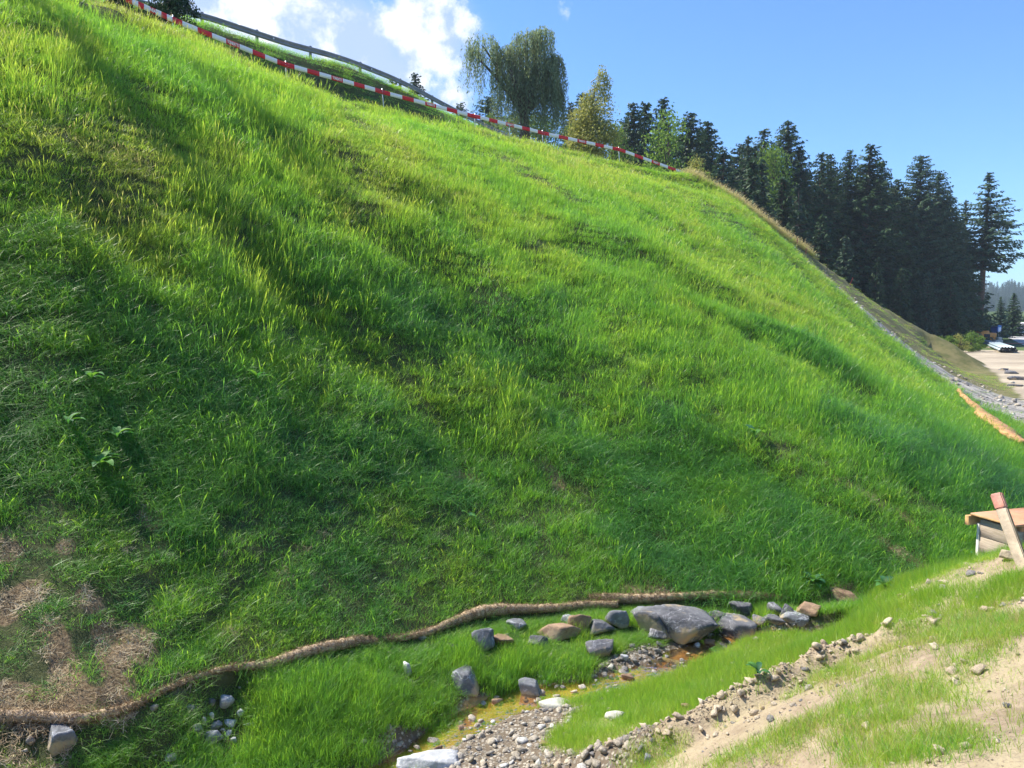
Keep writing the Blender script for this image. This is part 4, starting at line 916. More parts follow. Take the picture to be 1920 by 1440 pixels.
for i, (px, pb, w, h, m, lab) in enumerate(SM): stone(px, pb, w, h, m, lab, 200 + i, group='pale stones piled in the grass left of the brook', cat='stone', name='stone', sub=3)
S2 = [(765, 1273, 20, 28, 'rock_pale', 'white stone standing alone in grass below the middle of the coir roll'), (929, 1325, 34, 14, 'rock_brown', 'flat brown stone lying in the shallow water'), (957, 1293, 14, 16, 'rock_grey', 'small blue grey stone at the grassy edge of the brook'),
 (822, 1420, 20, 18, 'rock_brown', 'tan stone on the gravel bar above the wide grey boulder'), (1329, 1214, 24, 18, 'rock_brown', 'round tan stone at the foot of the largest dark boulder'), (1309, 1219, 18, 14, 'rock_pale', 'pale stone in the water right below the largest dark boulder'),
 (1171, 1244, 15, 13, 'rock_pale', 'small bluish white stone on the dark gravel right of the rounded boulder'), (1147, 1262, 18, 14, 'rock_slab', 'light stone on the gravel heap at the little step in the brook'), (1178, 1281, 26, 14, 'rock_brown', 'tan stone on the gravel heap beside the orange water'),
 (1148, 1354, 46, 22, 'rock_slab', 'pale crumbling rock in the bright grass of the near bank'), (1214, 1440, 26, 26, 'rock_grey', 'pointed grey green stone among clods at the lower edge'), (1288, 1332, 20, 14, 'rock_brown', 'smooth tan cobble on the ridge of clods'),
 (1890, 1329, 15, 12, 'rock_grey', 'small round grey stone alone on the bare earth at the right'), (1462, 1268, 13, 9, 'rock_grey', 'little grey stone on the ridge of dirt'), (496, 1344, 12, 12, 'rock_pale', 'small pale stone in grass right of the white stone pile'),
 (522, 1316, 22, 10, 'rock_grey', 'flat grey stone in grass above and right of the white stone pile'), (586, 1283, 18, 10, 'rock_slab', 'tan pebble on a bare patch below the left coir roll'), (598, 1330, 16, 14, 'rock_grey', 'grey stone at the end of the faint line of stones in the grass'),
 (508, 1368, 16, 12, 'rock_pale', 'light stone in the grass well right of the white stone pile'), (600, 1394, 12, 11, 'rock_pale', 'small white stone in long grass near the lower edge'), (502, 1390, 16, 10, 'rock_grey', 'half buried grey stone near the lower edge, right of the pile'),
 (862, 1370, 16, 12, 'rock_brown', 'brown stone at the muddy left edge of the brook'), (1022, 1398, 20, 10, 'rock_brown', 'brown clod like stone on the gravel bar'), (320, 1432, 28, 14, 'rock_grey', 'mossy grey stone at the lower left edge'),
 (1098, 1170, 26, 14, 'rock_brown', 'small brown rock poking out under the joint of two coir rolls'), (1290, 1232, 14, 8, 'rock_slab', 'tiny pale stone by the bend of the brook'), (790, 1206, 20, 12, 'rock_grey', 'grey stone in the shade close below the coir roll')]
for i, (px, pb, w, h, m, lab) in enumerate(S2): stone(px, pb, w, h, m, lab, 300 + i, cat='stone', name='stone', sub=3)
# boulders heaped at the foot of the slope, far right
for i, (px, pb, w, h, lab) in enumerate([(1896, 704, 22, 13, 'dark angular boulder at the top of the far heap by the slope foot'), (1912, 716, 26, 16, 'large dark boulder in the far heap cut by the right edge'), (1884, 697, 14, 9, 'small dark boulder at the left end of the far heap'),
                                         (1905, 728, 22, 10, 'flat grey boulder low in the far heap')]):
    stone(px, pb, w, h, 'rock_dark', lab, 400 + i, z=-3.6, group='boulders heaped at the far foot of the slope', sub=3)
for i, (px, pb, w, h, lab) in enumerate([(1815, 645, 16, 9, 'pale slab shaped rock left in the heap by the shrubs'), (1828, 646, 12, 7, 'pale rock at the middle of the heap by the shrubs'), (1803, 648, 12, 6, 'brown rock at the left end of the heap by the shrubs'), (1838, 647, 10, 4, 'small pale rock at the right end of the heap by the shrubs')]):
    stone(px, pb, w, h, 'rock_grey', lab, 420 + i, group='rocks heaped in front of the far shrubs', sub=3)

# ---------------------------------------------------------------- coir rolls along the foot of the slope
t = NT('coir'); P_ = t.coord(); c_ = t.mix(t.ramp(t.noise(60, 5, .7, P_), .35, .65), (0.34, 0.24, 0.14), (0.62, 0.48, 0.32)); c_ = t.mix(t.ramp(t.noise(3, 4, .6, P_), .4, .7, 0, .6), c_, (0.33, 0.25, 0.19))
M['coir'] = t.principled(c_, .95, 0, t.bump(t.noise(90, 3, .7, P_), .9, .01), .1)
def coir_roll(pts, label, seed):
    """pts: photo pixel of the roll's middle and its half height in pixels"""
    r = np.random.default_rng(seed); P = []; R_ = []
    for px, py, rp in pts:
        q = hit(px, py + rp * .6); rad = rp * q[1] / 1450 * .90; R_.append(rad); P.append((q[0], q[1] + rad * .4, height(np.array([q[0]]), np.array([q[1]]), False)[0] + rad * 1.15))
    P = spline(P, 12); R_ = spline(np.stack([R_, R_, R_], -1), 12)[:, 0]; R_ = np.maximum(R_, .012)
    P[:, 2] = np.convolve(np.pad(P[:, 2], 5, mode='edge'), np.ones(11) / 11, 'valid')
    R_ = R_ * (1 + .08 * r.normal(size=len(R_)))
    mb = MB(); mb.tube(P, R_, 14, True, .10)
    # fibres standing off the skin
    n = 5200; i = r.uniform(0, len(P) - 1.01, n); i0 = i.astype(int); f = (i - i0)[:, None]; c = P[i0] * (1 - f) + P[i0 + 1] * f; rad = R_[i0]
    a = r.uniform(0, 2 * PI, n); T = P[i0 + 1] - P[i0]; T /= np.linalg.norm(T, axis=1)[:, None]; A = np.cross(T, (0, 0, 1)); A /= np.linalg.norm(A, axis=1)[:, None]; B = np.cross(T, A)
    nr = np.cos(a)[:, None] * A + np.sin(a)[:, None] * B; p0 = c + nr * rad[:, None] * .97; tn = T * r.normal(size=(n, 1)) + np.cross(nr, T) * r.normal(size=(n, 1)); tn /= np.linalg.norm(tn, axis=1)[:, None]
    L = r.uniform(.02, .06, n)[:, None]; p1 = p0 + tn * L * .6 + nr * r.uniform(.002, .014, n)[:, None]; p2 = p0 + tn * L * 1.2 + nr * r.uniform(-.004, .02, n)[:, None]
    w = np.cross(tn, nr) * .0022
    Vf = np.stack([p0 - w, p0 + w, p1 - w, p1 + w, p2 - w * .3, p2 + w * .3], 1).reshape(-1, 3); b = np.arange(n)[:, None] * 6
    o = mb.build('coir_roll', M['coir'], None, True); tag(o, label, 'coir roll', 'coir rolls laid end to end along the foot of the slope')
    fb = MB(); fb.add(Vf, np.vstack([b + np.array([[0, 1, 3, 2]]), b + np.array([[2, 3, 5, 4]])]))
    f_ = mesh_np('loose_fibre', Vf, [np.vstack([b + np.array([[0, 1, 3, 2]]), b + np.array([[2, 3, 5, 4]])])], M['straw'], {'bl': np.repeat(r.uniform(.2, 1.2, n), 6), 'al': np.zeros(n * 6)})
    link('loose_fibre', f_, o)
coir_roll([(-40, 1356, 13), (60, 1356, 13), (150, 1352, 12), (230, 1338, 9), (290, 1312, 6), (345, 1288, 5), (420, 1266, 6), (500, 1248, 9), (570, 1232, 11), (640, 1216, 11), (678, 1210, 9), (705, 1207, 5)], 'left coir roll, frayed and partly overgrown, longest of the three', 1)
coir_roll([(722, 1206, 4), (742, 1202, 6), (800, 1189, 7), (855, 1169, 9), (905, 1156, 12), (960, 1150, 10), (1040, 1145, 8), (1100, 1141, 7), (1158, 1139, 7)], 'middle coir roll with a bend above the blocky grey boulder', 2)
coir_roll([(1106, 1124, 4), (1140, 1129, 8), (1190, 1130, 9), (1250, 1127, 8), (1330, 1122, 8), (1400, 1121, 8), (1440, 1122, 6), (1476, 1130, 4)], 'right coir roll lying above the largest dark boulder', 3)
# narrow strip of coir mat on the slope at the far right
pts = [hit(*q) for q in [(1798, 744), (1815, 762), (1840, 784), (1858, 800), (1878, 815), (1902, 838), (1925, 852)]]; pts = spline(pts, 8); wd = np.interp(np.linspace(0, 1, len(pts)), [0, .3, .6, 1], [.10, .2, .42, .2])
tg = np.gradient(pts, axis=0); tg /= np.linalg.norm(tg, axis=1)[:, None]; sdv = np.stack([tg[:, 1], -tg[:, 0], 0 * tg[:, 0]], -1)
RV = []
for i in range(len(pts)):
    for k in range(5):
        q = pts[i] + sdv[i] * wd[i] * (k / 4 - .5) * 2 * (1 + .15 * rng.normal()); RV.append((q[0], q[1], hz(q[0], q[1]) + .22 + .10 * math.sin(PI * k / 4)))
RQ = [(i * 5 + k, i * 5 + k + 1, i * 5 + 6 + k, i * 5 + 5 + k) for i in range(len(pts) - 1) for k in range(4)]
M['coir_orange'] = simple('coir_orange', (0.45, 0.24, 0.11), .95, var=.35, scale=5, bump=.8, bscale=50)
me = mesh_np('mat_strip', RV, [RQ], M['coir_orange'], None, True); o = link('mat_strip', me); so = o.modifiers.new('thick', 'SOLIDIFY'); so.thickness = .06
tag(o, 'orange brown strip of coir mat running down the grass at the far right', 'erosion mat')

# ---------------------------------------------------------------- planks with red and white blocks on posts along the crest
t = NT('plank_paint'); sx = t.n('SeparateXYZ'); t.l(t.coord(), sx.inputs[0]); blk = t.attr('blk'); c_ = t.mix(t.ramp(blk, .45, .55), (0.80, 0.79, 0.75), (0.62, 0.02, 0.025))
c_ = t.mix(t.ramp(t.noise(5, 5, .7), .55, .8, 0, .45), c_, (0.35, 0.32, 0.28)); M['plank'] = t.principled(c_, .55, 0, None, .4)
M['letter'] = simple('letter_paint', (0.80, 0.78, 0.74), .5, var=.05)
M['post_metal'] = simple('post_metal', (0.55, 0.57, 0.55), .4, .6, var=.2)
TAPE = [(236, -2), (323, 36), (535, 121), (716, 172), (890, 218), (1017, 249), (1160, 280), (1292, 328)]
def crest_y(px):
    uv = project(CREST); i = np.argsort(uv[0]); return float(np.interp(px, uv[0][i], CREST[i, 1]))
TP = [at_y(px, py, crest_y(px) + .75) for px, py in TAPE]
PAT = 'RWRWTWRWR'
plank_lab = ['leftmost red and white barrier plank at the top left edge of the picture', 'barrier plank right of the dark roadside bush, above the first crest shadow', 'barrier plank ending at the third slim post, left of the willow', 'barrier plank just left of where the guard rail meets the crest',
             'barrier plank in front of the weeping willow', 'barrier plank in front of the golden birch', 'rightmost barrier plank sloping down towards the dry grass']
txt_cache = None
def lettering(size):
    cu = bpy.data.curves.new('lettering', 'FONT'); cu.body = 'TONEATTI'; cu.size = size; cu.extrude = .004; cu.offset = .004; cu.align_x = 'CENTER'; cu.align_y = 'CENTER'
    o = bpy.data.objects.new('tmp_text', cu); COL.objects.link(o); dg = bpy.context.evaluated_depsgraph_get(); me = bpy.data.meshes.new_from_object(o.evaluated_get(dg)); bpy.data.objects.remove(o); me.name = 'lettering'; me.materials.clear(); me.materials.append(M['letter']); return me
LET = lettering(.155); lw = max(v.co.x for v in LET.vertices) - min(v.co.x for v in LET.vertices); LET.transform(Matrix.Diagonal((.44 / lw, .88, 1, 1)))
for i in range(len(TP) - 1):
    a, b = Vector(TP[i]), Vector(TP[i + 1]); d = (b - a).normalized(); a2 = a - d * (.18 if i else 0); b2 = b + d * .18; L = (b2 - a2).length
    pat = PAT if i < 6 else 'RWRWTWRWR'; bw = L / len(pat); H = .155; mbv = []; mq = []; bk = []
    for k, ch in enumerate(pat):
        n0 = len(mbv)
        for xx in (k * bw, (k + 1) * bw):
            for yy in (-.013, .013):
                for zz in (-H / 2, H / 2): mbv.append((xx, yy, zz)); bk.append(0. if ch == 'W' else 1.)
        mq += [(n0, n0 + 1, n0 + 5, n0 + 4), (n0 + 2, n0 + 6, n0 + 7, n0 + 3), (n0 + 1, n0 + 3, n0 + 7, n0 + 5), (n0, n0 + 4, n0 + 6, n0 + 2)]
        if k == 0: mq.append((n0, n0 + 2, n0 + 3, n0 + 1))
        if k == len(pat) - 1: mq.append((n0 + 4, n0 + 5, n0 + 7, n0 + 6))
    me = mesh_np('barrier_plank', mbv, [mq], M['plank'], {'blk': bk})
    o = link('barrier_plank', me); X = d; Yv = Vector((-d.y, d.x, 0)).normalized(); Z = X.cross(Yv)
    Mx = Matrix(((X.x, Yv.x, Z.x), (X.y, Yv.y, Z.y), (X.z, Yv.z, Z.z))).to_4x4(); off = Vector((0, 0, 0)) + (Yv * (.028 if i % 2 else 0.0)) 
    o.matrix_world = Matrix.Translation(a2 + off) @ Mx
    tag(o, plank_lab[i], 'barrier plank', 'red and white barrier planks along the crest')
    c = link('lettering', LET, o); c.location = (bw * 4.5, -.017, 0); c.rotation_euler = (PI / 2, 0, 0)
post_lab = ['slim post right of the dark roadside bush', 'second slim post, at the first plank joint above the shaded lip', 'third slim post left of where the rail meets the crest', 'slim post where the guard rail dips behind the crest', 'slim post below the trailing willow branches',
            'slim post right of the golden birch', 'last slim post of the barrier next to the dry grass']
def slim_post(p, lab, h_up=.14):
    g = hz(p[0], p[1]); top = p[2] + h_up; mb = MB(); mb.tube([(0, 0, g - .25 - top), (0.01, 0, (g - top) / 2), (0, 0, 0)], .021, 8); mb.box((0, -.03, -h_up), (.05, .05, .03), None, .005)
    o = mb.build('slim_post', M['post_metal'], None); o.location = (p[0], p[1] + .05, top); o.rotation_euler = (rng.normal() * .03, rng.normal() * .04, 0); tag(o, lab, 'post', 'slim posts carrying the barrier planks')
for i, p in enumerate(TP[1:]): slim_post(p, post_lab[i])
p = at_y(955, 236, crest_y(955) + .6); slim_post(p, 'slim post in the middle of the willow trunk line', .05)
# tiny stakes on the far brow
for (px, pb, hp, lab) in [(1494, 458, 16, 'tallest thin red stake on the far brow of the slope'), (1511, 470, 9, 'short red stake just right of the tallest one on the far brow'), (1551, 494, 9, 'small pale stake in the middle of the far brow'), (1594, 522, 13, 'leaning red stake lowest on the far brow')]:
    yy = crest_y(px) - 1; p = at_y(px, pb, yy); h_ = hp * yy / 1450; mb = MB(); mb.box((0, 0, h_ / 2 - .1), (.045, .045, h_ + .3), None, .006); g = hz(p[0], p[1])
    o = mb.build('thin_stake', simple('stake_paint', (0.40, 0.09, 0.07), .7) if 'red' in lab else M['bark']); o.location = (p[0], p[1], g); o.rotation_euler = (0, .35 if 'leaning' in lab else .05, 0); tag(o, lab, 'stake')

# ---------------------------------------------------------------- guard rail of the road above
M['zinc'] = simple('zinc', (0.22, 0.23, 0.25), .5, .35, var=.15, scale=2, dirt=(0.20, 0.17, 0.16))
gr = empty('guard_rail', tuple(RAIL[0])); tag(gr, 'long galvanised guard rail of the road above the embankment', 'guard rail')
prof = [(-.155, .0), (-.14, .035), (-.10, .06), (-.06, .06), (-.02, .012), (.02, .012), (.06, .06), (.10, .06), (.14, .035), (.155, .0)]
prof = [(a * .8, b) for a, b in prof]
RR = spline(RAIL[::6], 10); tg = np.gradient(RR, axis=0); tg[:, 2] = 0; tg /= np.linalg.norm(tg, axis=1)[:, None]; nr = np.stack([tg[:, 1], -tg[:, 0], 0 * tg[:, 0]], -1)
VV = []; 
for i in range(len(RR)):
    for dz, off in prof: VV.append(RR[i] - RAIL[0] + nr[i] * off + np.array([0, 0, dz - .155]))
K = len(prof); QQ = [(i * K + k, i * K + k + 1, (i + 1) * K + k + 1, (i + 1) * K + k) for i in range(len(RR) - 1) for k in range(K - 1)]
o = link('rail', mesh_np('rail', VV, [QQ], M['zinc'], None, True), gr); so = o.modifiers.new('thick', 'SOLIDIFY'); so.thickness = .006
sl = np.concatenate([[0], np.cumsum(np.hypot(*np.diff(RR[:, :2], axis=0).T))]); s_ = .4; postm = MB(); postm.box((0, 0, -.30), (.09, .12, .75), None, .01); pm = postm.mesh('post', M['zinc'])
refm = MB(); refm.box((0, -.02, 0), (.07, .03, .07), None, .01); rm = refm.mesh('reflector', simple('reflector', (.85, .85, .85), .2))
k = 0
for px in (150, 235, 325, 375 + 5, 483, 583, 677, 752, 812, 858, 900):
    uv = project(RR)[0]; i = np.interp(px, uv, np.arange(len(uv))); i0 = int(min(i, len(RR) - 2)); f = i - i0; q = RR[i0] * (1 - f) + RR[i0 + 1] * f - RAIL[0]
    link('post', pm, gr, (q[0] - nr[i0][0] * .06, q[1] - nr[i0][1] * .06, q[2] - .05), (0, 0, math.atan2(tg[i0][1], tg[i0][0])))
    if k % 2 == 0 and px > 375:
        j = min(i0 + 3, len(RR) - 1); q = RR[j] - RAIL[0] + nr[j] * .055; link('reflector', rm, gr, (q[0], q[1], q[2] - .155), (0, 0, math.atan2(tg[j][1], tg[j][0])))
    k += 1

# ---------------------------------------------------------------- timber shaft box with its lid, and the leaning stake
t = NT('form_board'); P_ = t.coord(); mp = t.n('Mapping'); t.l(P_, mp.inputs['Vector']); mp.inputs['Scale'].default_value = (3, 3, 40); c_ = t.mix(t.ramp(t.noise(2.5, 6, .6, mp.outputs[0]), .3, .7), (0.34, 0.27, 0.20), (0.50, 0.41, 0.31))
c_ = t.mix(t.ramp(t.noise(2.2, 5, .65), .55, .75, 0, .6), c_, (0.42, 0.38, 0.33)); M['board'] = t.principled(c_, .8, 0, t.bump(t.noise(6, 4, .6, mp.outputs[0]), .3, .01), .3)
M['lid'] = simple('lid_board', (0.56, 0.27, 0.15), .6, var=.18, scale=3, bump=.2, bscale=30, dirt=(0.40, 0.26, 0.18))
M['lid_edge'] = simple('lid_edge', (0.50, 0.30, 0.12), .7, var=.3, scale=9)
M['raw_wood'] = simple('raw_wood', (0.42, 0.34, 0.25), .85, var=.3, scale=8, bump=.5, bscale=60, dirt=(0.30, 0.27, 0.20))
M['pink'] = simple('marker_paint', (0.52, 0.24, 0.19), .75, var=.3, scale=9, dirt=(0.40, 0.32, 0.24))
YB = 9.4
c0 = at_y(1834, 972, YB); c1 = at_y(1896, 981, YB - .42)      # upper corners of the face turned to the left
f1 = Vector(((c1 - c0)[0], (c1 - c0)[1], 0)); Lf = f1.length; f1.normalize(); f2 = Vector((-f1.y, f1.x, 0)) if (-f1.y * 1 + f1.x * .3) > 0 else Vector((f1.y, -f1.x, 0))
f2 = Vector((f1.y * -1, f1.x, 0)); 
if f2.x < 0: f2 = -f2
base = Vector((c0[0], c0[1], -3.75)); bx = empty('shaft_box', tuple(base)); tag(bx, 'timber shaft box with an orange brown lid behind the near mound', 'timber box')
H = c0[2] + 3.75; W2 = 1.3
def frame_box(name, mat, u0, u1, v0, v1, z0, z1, bev=.004):
    """a board in the box's own axes: u along the left face, v along the right one"""
    mb = MB(); c = (f1 * (u0 + u1) / 2 + f2 * (v0 + v1) / 2); R = np.array([[f1.x, f2.x, 0], [f1.y, f2.y, 0], [0, 0, 1]]); mb.box((c.x, c.y, (z0 + z1) / 2), (abs(u1 - u0), abs(v1 - v0), z1 - z0), R, bev); return mb.build(name, mat, bx)
bh = H / 6
for k in range(6):
    frame_box('side_board', M['board'], .03, Lf, 0, .04, k * bh + .004, (k + 1) * bh - .004)
for k in range(6): frame_box('side_board', M['board'], Lf - .04, Lf, .05, W2, k * bh + .004, (k + 1) * bh - .004)
frame_box('corner_batten', simple('pale_edge', (0.72, 0.68, 0.58), .7), -.012, .026, -.004, .05, 0, H - .06)
frame_box('corner_batten', M['board'], Lf + .002, Lf + .06, .0, .12, 0, H - .05)
frame_box('side_board', M['board'], .03, Lf - .05, W2 - .04, W2, 0, H); frame_box('side_board', M['board'], .03, .07, .05, W2 - .05, 0, H)
# lid: a shuttering panel lying askew on the box, with an edge batten
lid = frame_box('lid', M['lid'], -.07, Lf + .10, -.05, W2 + .5, H + .03, H + .058); frame_box('lid_batten', M['lid_edge'], -.10, -.045, -.10, .16, H - .09, H + .028)
frame_box('lid_batten', M['lid_edge'], -.065, Lf + .095, -.057, -.0505, H + .032, H + .056); frame_box('lid_batten', M['lid'], Lf - .02, Lf + .06, .1, W2, H - .05, H + .028)
# stake
sb_ = at_y(1914, 1050, 6.6); st_top = at_y(1868, 925, 6.85); sp = Vector(sb_); tp = Vector(st_top); dv = (tp - sp); Ls = dv.length; q = dv.to_track_quat('Z', 'Y')
sk = empty('wooden_stake', tuple(sp)); sk.rotation_euler = q.to_euler(); tag(sk, 'square wooden stake with a pink painted tip leaning in front of the timber box', 'stake')
mb = MB(); mb.box((0, 0, Ls / 2 - .25 - .07), (.09, .09, Ls + .5 - .14), rot_z(.5), .008); mb.build('shaft', M['raw_wood'], sk); mb = MB(); mb.box((0, 0, Ls - .07), (.0905, .0905, .138), rot_z(.5), .01); mb.build('painted_tip', M['pink'], sk)
M['earth'] = simple('earth_lump', (0.42, 0.35, 0.25), .95, var=.3, scale=9, bump=1.0, bscale=40)
stone(1900, 1052, 52, 22, 'earth', 'crumbling pale lump of earth at the foot of the leaning stake', 505, cat='lump', name='earth_lump', sub=4)

# ---------------------------------------------------------------- dock plants with broad leaves
def dock(px, py, nl, L, label, seed, lift=.15, cat='dock plant'):
    r = np.random.default_rng(seed); p = hit(px, py); g = hz(p[0], p[1]); V = []; Q = []; bl = []
    for i in range(nl):
        az = i * 2.4 + r.normal() * .4; el = r.uniform(.15, 1.0); Lh = L * r.uniform(.6, 1.1); W = Lh * r.uniform(.30, .42); q = np.array([0, 0, .0]); S = 7; b0 = len(V); rnd = r.uniform(); e = el + .5
        for k in range(S + 1):
            f = k / S; w = W * math.sin(PI * min(1, max(0, (f - .2) / .8)) ** .8) * .5 + .006; d = np.array([math.cos(az) * math.cos(e), math.sin(az) * math.cos(e), math.sin(e)]); s_ = np.array([-math.sin(az), math.cos(az), 0])
            up = np.cross(s_, d) * -1
            V += [q - s_ * w + up * w * .35, q + up * .0, q + s_ * w + up * w * .35]; bl += [rnd] * 3; q = q + d * Lh / S; e -= r.uniform(.15, .35)
        for k in range(S): Q += [(b0 + 3 * k, b0 + 3 * k + 1, b0 + 3 * k + 4, b0 + 3 * k + 3), (b0 + 3 * k + 1, b0 + 3 * k + 2, b0 + 3 * k + 5, b0 + 3 * k + 4)]
    o = link('dock_plant', mesh_np('dock_plant', np.array(V), [Q], M['dock'], {'bl': bl}, True), None, (p[0], p[1], g + lift)); tag(o, label, cat)
dock(190, 905, 10, .27, 'broad leaved dock with bluish leaves low in the lush grass at the left', 1, .18)
dock(130, 835, 4, .22, 'small dock just above and left of the broad leaved one', 2, .22)
dock(222, 855, 5, .22, 'small dock above and right of the broad leaved one', 3, .2)
dock(172, 752, 4, .22, 'dock with one bright yellow green leaf in the upper lush grass', 4, .25)
dock(482, 745, 5, .24, 'bluish dock at the right edge of the lush grass', 5, .22)
dock(1413, 845, 5, .34, 'lone pale dock in the middle of the right slope', 6, .2)
dock(1525, 1110, 18, .22, 'leafy bright green dock at the slope foot right of the coir rolls', 7, .12)
dock(1660, 1112, 8, .20, 'pale silvery thistle like plant at the top of the sunny bank', 8, .05)
dock(878, 988, 4, .16, 'tiny dock above the middle coir roll', 9, .12)
dock(1420, 1285, 5, .12, 'small clover like weed in the sunny bank', 10, .03, 'weed')
dock(1812, 1048, 4, .2, 'upright pale weed beside the timber box', 11, .02, 'weed')
# ---------------------------------------------------------------- trees
def leaf_mesh(name, C, D, S, L, W, mat, bl):
    """one small diamond per leaf or spray. C centres, D long axis, S side axis"""
    n = len(C); L = np.broadcast_to(L, (n,))[:, None]; W = np.broadcast_to(W, (n,))[:, None]
    V = np.stack([C - D * L * .5, C + S * W * .5 - D * L * .08, C + D * L * .5, C - S * W * .5 - D * L * .08], 1).reshape(-1, 3)
    return mesh_np(name, V, [np.arange(n * 4).reshape(-1, 4)], mat, {'bl': np.repeat(bl, 4)})
def unit(v): return v / (np.linalg.norm(v, axis=-1, keepdims=True) + 1e-9)
def conifer_meshes(seed, Ht, R, z0=.06, droop=.35, dens=1.0, mat='needle', shape=.85, ragged=.25, top_bunch=0.0):
    r = np.random.default_rng(seed); C = []; D = []; S = []; LL = []; WW = []; B = []; tw = MB()
    z = z0 * Ht; tw.tube([(0, 0, -1.5), (0, 0, Ht * .5), (.1, 0, Ht * .97)], [Ht * .016 + .08, Ht * .010 + .04, .03], 8)
    while z < Ht * .985:
        f = (z - z0 * Ht) / (Ht * (1 - z0)); prof_ = (1 - f) ** shape if not top_bunch else min(1, (1 - f) * 3.2) * (.45 + .55 * math.sin(PI * min(1, .25 + f)))
        Lb0 = R * prof_ + .18; nb = int(5 + 4 * (1 - f) + r.integers(0, 3)); a0 = r.uniform(0, 2 * PI)
        for b in range(nb):
            if r.uniform() < ragged * .5: continue
            az = a0 + b * 2 * PI / nb + r.normal() * .2; Lb = Lb0 * r.uniform(1 - ragged, 1.08); n = max(4, int(Lb * 6.0 * dens)); t_ = (np.arange(n) + r.uniform(0, 1, n)) / n
            h = np.array([math.cos(az), math.sin(az)]); fs = 1 - .5 * f ** 2; dr = droop * r.uniform(.7, 1.3) * (1.1 - .8 * f)
            rr = Lb * t_; zz = z + r.normal() * .12 + Lb * (.30 * (f - .25) * t_ - dr * t_ + dr * .75 * t_ ** 3)
            base = np.stack([h[0] * rr, h[1] * rr, zz], -1)
            if b % 2 == 0: tw.tube([(0, 0, z), tuple(base[n // 2]), tuple(base[-1])], [.05, .03, .012], 4, False)
            side = np.array([-h[1], h[0], 0])
            for sg in (-1, 1, 0):
                sp = (1 - .75 * t_) * .26 * Lb * .5 + .07
                c = base + side * (sg * sp * r.uniform(.35, 1.0, n))[:, None] - np.array([0, 0, 1]) * (r.uniform(0, .25, n) * (1 + Lb * .1) * fs)[:, None]
                d = unit(np.array([h[0], h[1], 0]) * .7 + side * sg * .8 + np.array([0, 0, -1]) * r.uniform(0.05, .9, (n, 1)) + r.normal(size=(n, 3)) * .25); s_ = unit(np.cross(d, r.normal(size=(n, 3)) * .5 + np.array([0, 0, 1])))
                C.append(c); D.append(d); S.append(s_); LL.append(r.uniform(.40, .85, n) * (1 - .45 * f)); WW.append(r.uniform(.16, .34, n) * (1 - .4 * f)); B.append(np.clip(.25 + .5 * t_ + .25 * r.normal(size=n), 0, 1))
        z += .42 * (1 - .35 * f) / dens ** .3
    # leader
    crown = leaf_mesh('crown', np.vstack(C), np.vstack(D), np.vstack(S), np.concatenate(LL), np.concatenate(WW), M[mat], np.concatenate(B))
    return crown, tw.mesh('trunk', M['bark'], True)
def broadleaf_meshes(seed, Ht, R, mat='leaf', n=9000, z0=.2, leaf=.22, airy=.5, bark='bark', narrow=1.0, droop=0.0):
    r = np.random.default_rng(seed); tw = MB(); tw.tube([(0, 0, -1.0), (.1, 0, Ht * .4), (0, .1, Ht * .9)], [Ht * .018 + .05, Ht * .012, .02], 8)
    k = int(26 + 20 * airy); cc = []; 
    for i in range(k):
        f = r.uniform(z0, .97); prof_ = math.sin(PI * min(1, ((f - z0) / (1 - z0)) ** .7 * .92 + .06)) ** .8; a = r.uniform(0, 2 * PI); rad = R * prof_ * r.uniform(.2, .9) * narrow; c = np.array([math.cos(a) * rad, math.sin(a) * rad, f * Ht]); cc.append((c, R * r.uniform(.22, .42)))
        tw.tube([(0, 0, max(.1, f - .22) * Ht), (c[0] * .5, c[1] * .5, c[2] - .3), tuple(c)], [.07, .04, .015], 5, False)
    w = np.array([q[1] ** 2 for q in cc]); w /= w.sum(); ch = r.choice(len(cc), n, p=w); c = np.array([q[0] for q in cc])[ch]; rd = np.array([q[1] for q in cc])[ch]
    u = unit(r.normal(size=(n, 3))); rr = rd * r.uniform(.35, 1, n) ** .5 * (1 + .25 * r.normal(size=n)); P = c + u * rr[:, None] * np.array([1, 1, .8]); P[:, 2] -= droop * r.uniform(0, 1, n) ** 2
    D = unit(r.normal(size=(n, 3)) + np.array([0, 0, -.6 - droop])); S = unit(np.cross(D, r.normal(size=(n, 3))))
    return leaf_mesh('crown', P, D, S, leaf * r.uniform(.6, 1.4, n), leaf * .6 * r.uniform(.6, 1.3, n), M[mat], np.clip(.5 + .3 * r.normal(size=n), 0, 1)), tw.mesh('trunk', M[bark], True)
TREE_N = 0
def place_tree(px, top, Y, meshes, h_mesh, name, label, cat, group, wscale=1.0, base=None, min_ground=None):
    global TREE_N
    p = at_y(px, top, Y); g = hz(p[0], Y) if base is None else base; sc = (p[2] - g) / h_mesh; TREE_N += 1
    wscale *= 1 + .16 * math.sin(TREE_N * 2.3); e = empty(name, (p[0], Y, g), (.03 * math.sin(TREE_N * 5.1), .03 * math.sin(TREE_N * 3.7), TREE_N * 1.7)); tag(e, label, cat, group); link('trunk', meshes[1], e, scale=(sc * wscale, sc * wscale, sc)); link('crown', meshes[0], e, scale=(sc * wscale, sc * wscale, sc)); return e
CON = [conifer_meshes(1, 24, 6.2, shape=.72), conifer_meshes(2, 24, 6.0, ragged=.4, droop=.4, shape=.7), conifer_meshes(3, 24, 6.6, mat='needle_b', droop=.2, shape=.65), conifer_meshes(4, 24, 5.8, ragged=.45, droop=.45, dens=.9, shape=.7), conifer_meshes(5, 24, 6.4, droop=.25, mat='needle', shape=.68)]
FIR = conifer_meshes(6, 27, 6.6, mat='needle_b', droop=.15, shape=.55, ragged=.3)
